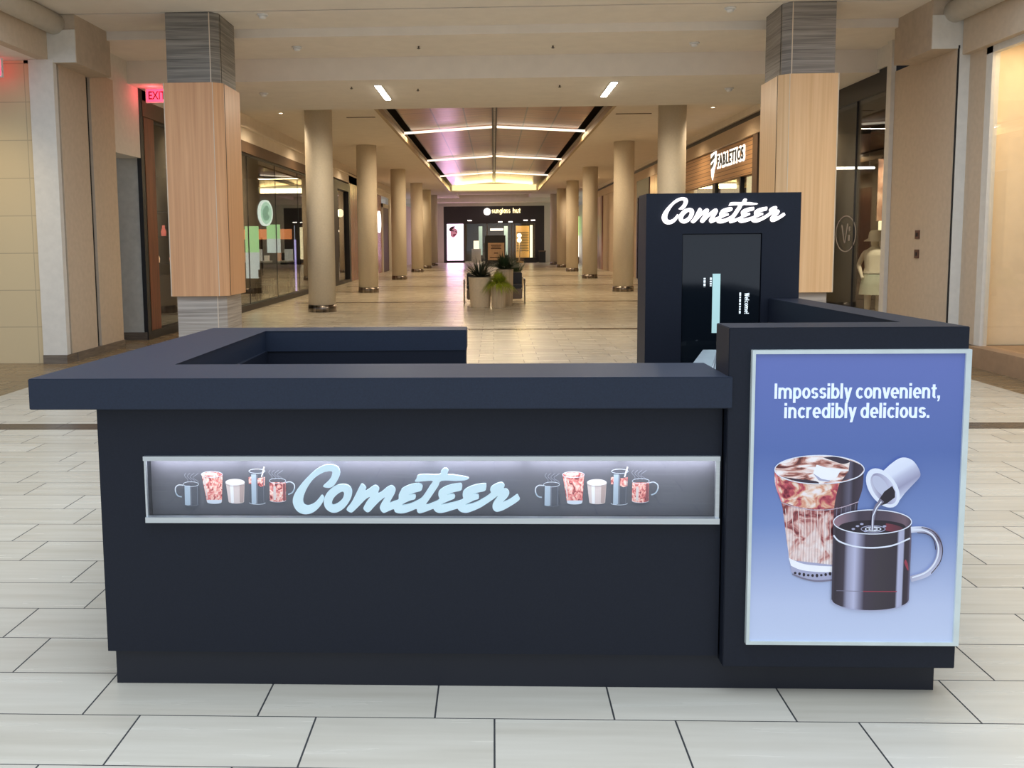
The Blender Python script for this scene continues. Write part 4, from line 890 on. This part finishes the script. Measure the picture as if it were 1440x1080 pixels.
def drinks(dx, side):
    T = strip_T(dx)
    HAZE = ink('steam', (150, 156, 170), .08); SM = ink('smoke', (92, 96, 108), .05); SM2 = ink('smoke2', (128, 134, 148), .08)
    def steam(a, x0, y0):
        for k in range(4): a.stroke(hs([(x0+k*26+(13+3*k)*math.sin(i*1.25+k*.45), y0-i*15) for i in range(6)]), [3, 5, 4, 3, 5, 3]*6, HAZE)
    def tub(x0, x1, y0, y1, x2=None, x3=None, e=14):     # outline of a round vessel with a curved foot
        x2 = x0 if x2 is None else x2; x3 = x1 if x3 is None else x3
        return [(x0, y0)]+[(x, y) for x, y in ell((x2+x3)/2, y1-e, (x3-x2)/2, e, 180, 0, 14)]+[(x1, y0)]
    def rimr(a, cx, cy, rx, ry, w, m): r = ell(cx, cy, rx, ry); a.stroke(r+r[:1], w, m)
    a = Art(T); steam(a, 312, 292); a.add(tub(292, 410, 305, 478), SM); a.add(tub(298, 342, 316, 474, e=6), I_BLUE); a.add(tub(342, 352, 320, 474, e=3), SM2); a.stroke([(402, 312), (400, 466)], 5, SM2); rimr(a, 351, 303, 62, 19, 4, I_PALE); a.stroke(ell(351, 462, 58, 14, 180, 0, 14), 3, SM2)
    a.stroke(hs([(292, 312), (252, 310), (228, 330), (228, 368), (246, 396), (276, 404)]), 10, I_BLUE); a.stroke(hs([(290, 310), (252, 308), (226, 330), (226, 366)]), 4, I_WHITE); a.build('mug_print', dc)['label'] = f'printed coffee mug, {side} row'
    a = Art(T); a.add(tub(435, 605, 225, 462, 474, 594, 16), I_PINK); a.add(tub(472, 596, 430, 462, 476, 592, 14), I_PALE); a.add(tub(448, 462, 240, 420, 474, 482, 4), I_CREAM); a.add(ell(520, 226, 85, 24), I_PINK); a.add(ell(512, 222, 50, 12), I_CREAM); rimr(a, 520, 226, 85, 24, 4, I_PALE); a.build('iced_glass_print', dc)['label'] = f'printed pink iced drink, {side} row'
    a = Art(T); a.add(tub(628, 780, 290, 460, 648, 772, 16), I_CREAM); a.add(tub(740, 778, 310, 452, 738, 768, 8), ink('latte_shade', (190, 168, 164), .12)); a.add(tub(662, 690, 312, 456, 668, 692, 6), I_WHITE); a.add(ell(704, 288, 77, 26), I_WHITE); a.stroke(ell(704, 296, 77, 26, 180, 0, 14), 3, ink('latte_line', (196, 186, 190), .1)); a.build('latte_print', dc)['label'] = f'printed cream latte, {side} row'
    a = Art(T); a.add(tub(818, 944, 200, 464), SM); a.add([(812, 250)]+hs([(830, 244), (880, 256), (944, 246)])+[(942, 316)]+hs([(910, 326), (870, 308), (814, 302)]), I_PINK); a.add(tub(834, 872, 226, 462, e=6), I_BLUE); a.add(tub(872, 884, 230, 462, e=4), SM2); a.stroke([(932, 210), (932, 452)], 4, SM2); rimr(a, 881, 200, 64, 17, 4, I_PALE); a.stroke(ell(881, 450, 64, 14, 180, 0, 14), 4, I_PALE); a.stroke([(918, 245), (940, 165)], 10, I_WHITE); a.build('tall_glass_print', dc)['label'] = f'printed tall glass with straw, {side} row'
    a = Art(T); steam(a, 988, 268); a.add(tub(980, 1110, 288, 446), I_PINK); a.add(tub(1010, 1030, 320, 430, e=6), I_CREAM); a.add(tub(1086, 1108, 300, 436, e=5), ink('pink_shade', (150, 84, 92), .1)); rimr(a, 1045, 276, 66, 20, 4, I_PALE); a.stroke(hs([(1108, 290), (1146, 284), (1176, 304), (1178, 338), (1160, 370), (1128, 384)]), 10, I_BLUE); a.stroke(hs([(1112, 288), (1146, 282), (1178, 304), (1180, 336)]), 4, I_WHITE); a.stroke(ell(1045, 430, 64, 15, 180, 0, 14), 3, I_PALE); a.build('pink_mug_print', dc)['label'] = f'printed pink mug, {side} row'
drinks(0, 'left'); drinks(516, 'right')

# ---- poster cabinet
pc = thing('poster_cabinet', 'tall navy cabinet at the right end of the kiosk, carrying the blue poster', 'cabinet', (1.2, 3.2, 0))
MB().prism([(.80, 3.213), (1.568, 3.213), (1.50, 4.66), (1.38, 4.66), (1.40, 3.40), (.80, 3.40)], 0, .13).build('plinth', M_PLINTH, pc)
MB().prism([(.801, 3.147), (1.606, 3.147), (1.537, 4.685), (1.385, 4.685), (1.456, 3.327), (.801, 3.327)], .112, 1.3155, bevel=.0025).build('body', M_NAVY, pc)
pp = thing('poster', 'backlit blue poster of an iced coffee, a mug and a pouring capsule', 'poster', (1.238, 3.147, .72))
PX0, PX1, PZ0, PZ1 = .876, 1.606, .203, 1.240
def poster_bg():
    mt, t, b = nt('poster_gradient_print'); g = node(t, 'ShaderNodeNewGeometry'); s = node(t, 'ShaderNodeSeparateXYZ'); t.links.new(g.outputs['Position'], s.inputs[0])
    mr = node(t, 'ShaderNodeMapRange'); mr.inputs[1].default_value = PZ0; mr.inputs[2].default_value = PZ1; t.links.new(s.outputs[2], mr.inputs[0])
    c = ramp(t, mr.outputs[0], [(0, s2l((190, 202, 228))), (.14, s2l((180, 192, 222))), (.42, s2l((112, 134, 186))), (.66, s2l((84, 106, 166))), (1, s2l((98, 112, 176)))])
    t.links.new(c, b.inputs['Base Color']); t.links.new(c, b.inputs['Emission Color']); b.inputs['Emission Strength'].default_value = .22; b.inputs['Roughness'].default_value = .35; return mt
B(PX0+.008, PX1-.012, 3.134, 3.146, PZ0+.006, PZ1-.008).build('print', poster_bg(), pp)
mb = MB(); mb.box(PX0, PX1, 3.126, 3.1465, PZ1-.013, PZ1); mb.box(PX0, PX1, 3.126, 3.1465, PZ0, PZ0+.012); mb.box(PX0, PX0+.011, 3.126, 3.1465, PZ0+.012, PZ1-.013); mb.box(PX1-.019, PX1, 3.126, 3.1465, PZ0+.012, PZ1-.013)
mb.build('frame', mat('poster_frame', (.62, .70, .70), .35, .5, .12, (.8, .9, .9)), pp)
def PXY(px, py): return (.0024033*px+.0000843*py-1.71398, .0000035*px-.0024980*py+2.46629)
def PT(px, py, l): x, z = PXY(px, py); return (x, 3.1335-.00008*l, z)
E_P = .18
text_w = (1322-1091)*.0024
I_TXT = ink('poster_text', (226, 236, 252), .3)
xa, za = PXY(1206, 551.5); xb, zb = PXY(1205.5, 578.5)
xa, za = PXY(1206, 559.5); xb, zb = PXY(1205.5, 586.5)
bold_text('lettering', 'Impossibly convenient,', text_w, 15.2*.0025, I_TXT, pp, facing_camera(xa, 3.1330, za))
bold_text('lettering', 'incredibly delicious.', (1307-1104)*.0024, 15.2*.0025, I_TXT, pp, facing_camera(xb, 3.1330, zb))
# shaded inks for the artwork
def lin_ink(name, p0, p1, stops):
    """printed gradient running across the artwork from p0 to p1"""
    mt, t, b = nt('ink_'+name); g = node(t, 'ShaderNodeNewGeometry'); a0 = Vector((PXY(*p0)[0], 0, PXY(*p0)[1])); a1 = Vector((PXY(*p1)[0], 0, PXY(*p1)[1])); d = a1-a0
    sb = node(t, 'ShaderNodeVectorMath', operation='SUBTRACT'); t.links.new(g.outputs['Position'], sb.inputs[0]); sb.inputs[1].default_value = a0
    dt = node(t, 'ShaderNodeVectorMath', operation='DOT_PRODUCT'); t.links.new(sb.outputs[0], dt.inputs[0]); dt.inputs[1].default_value = d/d.length_squared
    c = ramp(t, dt.outputs['Value'], [(p, s2l(q)) for p, q in stops])
    t.links.new(c, b.inputs['Base Color']); t.links.new(c, b.inputs['Emission Color']); b.inputs['Emission Strength'].default_value = E_P; b.inputs['Roughness'].default_value = .4
    return mt
def coffee_ink(name, stops, scale, bias, ribs):
    """milk clouding into coffee behind ribbed glass"""
    mt, t, b = nt('ink_'+name); n = node(t, 'ShaderNodeTexNoise'); n.inputs['Scale'].default_value = 1; n.inputs['Detail'].default_value = 4; n.inputs['Distortion'].default_value = 1.2
    t.links.new(coords(t, scale), n.inputs['Vector'])
    g = node(t, 'ShaderNodeNewGeometry'); s3 = node(t, 'ShaderNodeSeparateXYZ'); t.links.new(g.outputs['Position'], s3.inputs[0])
    mr = node(t, 'ShaderNodeMapRange'); mr.inputs[1].default_value = PXY(0, 800)[1]; mr.inputs[2].default_value = PXY(0, 700)[1]; mr.inputs[3].default_value = bias; mr.inputs[4].default_value = -bias; t.links.new(s3.outputs[2], mr.inputs[0])
    ad = node(t, 'ShaderNodeMath', operation='ADD'); t.links.new(n.outputs['Fac'], ad.inputs[0]); t.links.new(mr.outputs[0], ad.inputs[1])
    c = ramp(t, ad.outputs[0], [(p, s2l(q)) for p, q in stops])
    if ribs:
        m1 = node(t, 'ShaderNodeMath', operation='MULTIPLY'); m1.inputs[1].default_value = ribs; t.links.new(s3.outputs[0], m1.inputs[0])
        sn = node(t, 'ShaderNodeMath', operation='SINE'); t.links.new(m1.outputs[0], sn.inputs[0])
        rc = ramp(t, sn.outputs[0], [(0, (.78, .74, .76)), (.6, (1, 1, 1))])
        mx = node(t, 'ShaderNodeMix', data_type='RGBA', blend_type='MULTIPLY'); mx.inputs['Factor'].default_value = 1; t.links.new(c, mx.inputs[6]); t.links.new(rc, mx.inputs[7]); c = mx.outputs[2]
    t.links.new(c, b.inputs['Base Color']); t.links.new(c, b.inputs['Emission Color']); b.inputs['Emission Strength'].default_value = E_P; b.inputs['Roughness'].default_value = .4
    return mt
MAR1 = coffee_ink('coffee_milk', [(.26, (74, 34, 42)), (.36, (160, 84, 86)), (.44, (214, 164, 156)), (.52, (230, 206, 200)), (.7, (242, 232, 230))], (22, 22, 20), .12, 640)
MAR2 = coffee_ink('coffee_red', [(.34, (108, 30, 48)), (.44, (190, 84, 96)), (.5, (216, 160, 132)), (.56, (232, 206, 190)), (.66, (240, 230, 232))], (17, 17, 22), .0, 0)
MAR3 = coffee_ink('cream_swirl', [(.36, (96, 50, 50)), (.44, (178, 116, 104)), (.5, (226, 198, 190)), (.6, (244, 238, 238))], (13, 13, 42), .0, 0)
P_DARK = ink('p_dark', (58, 48, 62), E_P); P_DK2 = ink('p_dark2', (40, 34, 44), E_P); P_PALE = ink('p_pale', (222, 228, 242), E_P); P_LAV = ink('p_lav', (166, 168, 196), E_P); P_MID = ink('p_mid', (122, 118, 138), E_P); P_RED = ink('p_red', (150, 60, 76), E_P); P_WHITE = ink('p_white', (240, 242, 248), E_P)
P_SHADE = lin_ink('glass_shade', (1160, 700), (1216, 700), [(0, (120, 66, 76)), (.22, (84, 60, 72)), (.45, (60, 50, 62)), (.62, (96, 92, 112)), (.72, (54, 46, 58)), (1, (74, 64, 80))])
a = Art(PT)
a.add(hs([(1090, 658), (1091, 680), (1099, 703)])+[(1101, 712), (1106, 755), (1110, 784), (1113, 804)]+[(1172, 806), (1200, 780), (1207, 710)]+hs([(1208, 703), (1214, 684), (1216, 656)]), MAR1)
a.add(hs([(1090, 658), (1091, 680), (1099, 703)])+[(1120, 710), (1150, 714), (1180, 712)]+hs([(1208, 703), (1214, 684), (1216, 656)]), MAR2)
a.add(hs([(1183, 673), (1178, 690), (1174, 712), (1173, 740), (1172, 770)])+[(1204, 760), (1207, 710)]+hs([(1208, 703), (1214, 684), (1216, 658)]), P_SHADE)
for i in range(5): a.stroke([(1178+i*6.5, 711-i), (1174.5+i*6.2, 762)], 1.0, P_MID)
for i, x in enumerate(range(1105, 1172, 9)): a.stroke([(x, 713+i*.3), (x+5-i*.7, 786)], .9, ink('p_rib', (236, 216, 212), E_P))
a.add([(1110, 786), (1172, 793), (1172, 813), (1150, 816.5), (1124, 811.5), (1113, 804)], P_LAV)
a.add(hs([(1109, 783), (1128, 791), (1150, 794), (1173, 795)])+hs([(1173, 803), (1150, 803), (1126, 800), (1112, 794)]), P_WHITE)
for i in range(9): a.add(ell(1118+i*6.2, 804.5+3.6*math.sin(i*.36), 1.9, 1.7+.5*(i % 3), n=10), P_DK2)
a.stroke(hs([(1114, 806), (1130, 812.5), (1150, 816), (1173, 814)]), 2.4, P_MID)
a.add(ell(1153, 658, 63, 20), MAR3)
a.add(hs([(1196, 645), (1210, 651), (1215, 658), (1206, 668), (1184, 674)])+[(1194, 660)], P_SHADE)
a.add(hs([(1158, 641), (1176, 640), (1196, 646), (1186, 650), (1170, 645)]), P_DARK)
a.add(hs([(1100, 668), (1124, 675), (1150, 678), (1148, 674), (1122, 671)]), P_DARK)
a.add([(1144, 663), (1149, 651), (1163, 655), (1184, 657), (1178, 668), (1168, 673), (1156, 671)], P_WHITE); a.add([(1144, 663), (1156, 671), (1168, 673), (1166, 675), (1152, 673)], P_LAV)
rim = ell(1153, 658, 63, 20, n=48); a.stroke(rim+rim[:1], 1.3, P_PALE)
a.stroke(hs([(1092, 664), (1093, 682), (1100, 703)]), 1.6, ink('p_pinkrim', (226, 128, 146), E_P))
a.stroke(hs([(1099, 704), (1120, 711), (1150, 715), (1180, 712), (1208, 703)]), 1.1, ink('p_line', (188, 170, 184), E_P))
a.build('iced_coffee_print', pp)
# mug
a = Art(PT); a.layer = 70
ring = ell(1227, 731, 55, 17, n=48)
P_MUG = lin_ink('mug_body', (1170, 790), (1281, 790), [(0, (72, 64, 78)), (.04, (48, 41, 52)), (.15, (62, 54, 66)), (.20, (150, 150, 176)), (.29, (182, 184, 212)), (.36, (128, 126, 150)), (.42, (64, 56, 70)), (.60, (60, 54, 62)), (.82, (54, 47, 57)), (.845, (176, 178, 206)), (.90, (168, 170, 198)), (.915, (52, 44, 54)), (.97, (58, 48, 60)), (1, (110, 104, 126))])
a.add([(1172, 731)]+[(1171, 760), (1169, 842)]+ell(1224, 841, 55, 16, 180, 0, 22)[1:-1]+[(1279, 842), (1282, 760), (1282, 731)]+ell(1227, 731, 55, 17, 0, 180, 22)[1:-1], P_MUG)
a.add(hs([(1274, 784), (1277, 790), (1278, 800), (1275, 796), (1272, 788)]), P_RED)
a.stroke([(1176, 829), (1214, 830)], .8, P_MID); a.stroke([(1214, 830), (1262, 830)], 1.3, P_RED)
a.add(ring, lin_ink('mug_inside', (1172, 731), (1282, 731), [(0, (150, 120, 132)), (.25, (96, 88, 104)), (.32, (66, 58, 72)), (.7, (84, 72, 86)), (.92, (112, 92, 104)), (1, (70, 60, 74))]))
a.add(ell(1227, 738, 47, 9.5), P_DK2); a.add(hs([(1246, 733), (1258, 735), (1270, 740), (1258, 745), (1245, 743)]), lin_ink('mug_red', (1244, 740), (1272, 740), [(0, (120, 52, 66)), (1, (76, 48, 60))]))
for rx, w in ((6, 1.2), (11, 1.2), (17, 1.0)): a.stroke(ell(1228, 741, rx, rx*.27, 0, 360, 24)+ell(1228, 741, rx, rx*.27, 0, 360, 24)[:1], w, P_PALE if rx < 15 else P_LAV)
for x, y in ((1206, 737), (1212, 734), (1200, 741), (1244, 737), (1217, 744)): a.add(ell(x, y, 2.6, 1.4, n=10), P_LAV)
a.stroke(ring+ring[:1], 1.4, P_PALE)
a.stroke(hs([(1172, 750), (1181, 759), (1204, 766), (1230, 767.5), (1256, 764), (1280, 754)]), 2.2, P_PALE)
a.stroke(ell(1224, 842, 55, 15.5, 180, 0, 24), 1.3, P_LAV)
P_HAN = lin_ink('handle', (1281, 742), (1323, 800), [(0, (214, 220, 236)), (.2, (150, 148, 172)), (.45, (104, 96, 116)), (.7, (156, 154, 178)), (1, (196, 200, 222))])
a.stroke(hs([(1281, 742), (1300, 742), (1315, 750), (1322, 768), (1318, 788), (1304, 804), (1281, 812)]), 8.5, P_HAN)
a.stroke(hs([(1283, 742), (1300, 743), (1313, 751), (1320, 768), (1316, 787), (1303, 802), (1283, 810)]), 2.2, P_PALE)
a.stroke(hs([(1296, 738.5), (1313, 745), (1325, 764), (1323, 786), (1310, 804)]), 1.2, P_DARK); a.stroke(hs([(1290, 746), (1304, 748), (1313, 756), (1316, 770)]), 1.0, P_DARK)
a.build('mug_print', pp)
# capsule pouring
a = Art(PT); a.layer = 120
P_CAP = lin_ink('capsule_body', (1247, 648), (1280, 700), [(0, (226, 232, 246)), (.3, (216, 222, 240)), (.42, (186, 190, 214)), (.62, (152, 152, 182)), (.78, (188, 192, 216)), (.86, (226, 232, 246)), (1, (220, 226, 242))])
a.add([(1232, 668)]+hs([(1250, 651), (1262, 642.5), (1272, 640.5), (1283, 645), (1291, 656), (1293.5, 665), (1290, 671)])+[(1272, 690), (1260, 706)], P_CAP)
a.add(ell(1241, 683, 31, 19, rot=.95), P_PALE); a.add(ell(1242, 684, 25, 14, rot=.95), lin_ink('capsule_inside', (1225, 690), (1262, 678), [(0, (206, 210, 228)), (.3, (150, 148, 176)), (.7, (186, 188, 212)), (1, (216, 222, 238))])); a.add(ell(1238, 680, 17, 8, rot=.95), ink('p_lav2', (188, 192, 214), E_P))
a.add([(1235, 700), (1243, 688), (1254, 680), (1258, 688), (1258, 696), (1246, 705), (1232, 709)], P_DK2)
a.stroke([(1240, 700), (1233, 708), (1229, 716), (1227, 728), (1226, 743)], [7, 6, 5, 4, 4], P_MID); a.stroke([(1239, 702), (1232, 711), (1227, 722), (1226, 743)], 1.5, P_PALE)
a.build('capsule_print', pp)

# ---- sign tower
tw = thing('sign_tower', 'tall navy sign tower with glowing white script above a dark screen', 'sign tower', (1.15, 4.8, 0))
mb = MB(); mb.box(.768, .951, 4.69, 4.94, 0, 1.845); mb.box(1.348, 1.537, 4.69, 4.94, 0, 1.845); mb.box(.951, 1.348, 4.69, 4.94, 1.643, 1.845); mb.box(.951, 1.348, 4.715, 4.94, 0, 1.643)
mb.build('body', M_NAVY, tw)
logo('lettering', tw, 1.150, 4.682, 1.758, .612, .008, emitter('sign_letter_white', (1, .92, .91), 1.25), -.0012)
scn = B(.955, 1.344, 4.700, 4.714, .5, 1.639).build('screen', mat('dark_screen', (.006, .009, .013), .08, vary=.02, spec=.6), tw)
B(1.107, 1.146, 4.698, 4.6999, 1.14, 1.441).build('light_bar', emitter('mint_bar', (.46, .70, .68), .45), scn)
def rot_text(x, z): return Matrix.Translation((x, 4.699, z)) @ Matrix.Rotation(PI/2, 4, 'X') @ Matrix.Rotation(-PI/2, 4, 'Z')
bold_text('welcome_lettering', 'Welcome!', .105, .0165, emitter('screen_text', (.8, .88, .9), .7), scn, rot_text(1.270, 1.290), .0004)
mb = MB(); M_ = CACHE['screen_text']
def dashes(mb, x, z0, z1, w):
    z = z1
    while z > z0:
        l = random.choice((.008, .012, .016)); mb.box(x, x+w, 4.6985, 4.6999, max(z-l, z0), z); z -= l+.004
dashes(mb, 1.243, 1.238, 1.345, .008); dashes(mb, 1.062, 1.375, 1.42, .010); dashes(mb, 1.094, 1.378, 1.422, .009)
mb.build('small_print', M_, scn)

# ---- sloped grey unit in front of the tower
gu = thing('sloped_display', 'grey sloped metal display stand behind the counter, below the screen', 'display stand', (1.1, 4.4, 0))
V = lambda *p: Vector(p)
mb = MB()
top = [(1.02, 4.50, 1.078), (1.36, 4.50, 1.078), (1.18, 4.12, .96), (.815, 4.12, .96)]
bot = [(x, y, z-.022) for x, y, z in top]
vt = [mb.bm.verts.new(p) for p in top]; vb = [mb.bm.verts.new(p) for p in bot]
mb.bm.faces.new(vt); mb.bm.faces.new(vb[::-1])
for i in range(4): mb.bm.faces.new([vt[i], vb[i], vb[(i+1) % 4], vt[(i+1) % 4]])
mb.build('tray', mat('satin_grey_metal', s2l((160, 168, 170)), .35, .3), gu)
mb = MB(); d = Vector((.14, .38, .118)); p0 = Vector((.97, 4.16, .975)); mb.tube([p0, p0+d*.85], .006, 8); mb.build('rail', M_ALU, gu)
B(1.02, 1.28, 4.2, 4.48, 0, .93).build('pedestal', M_NAVY, gu)
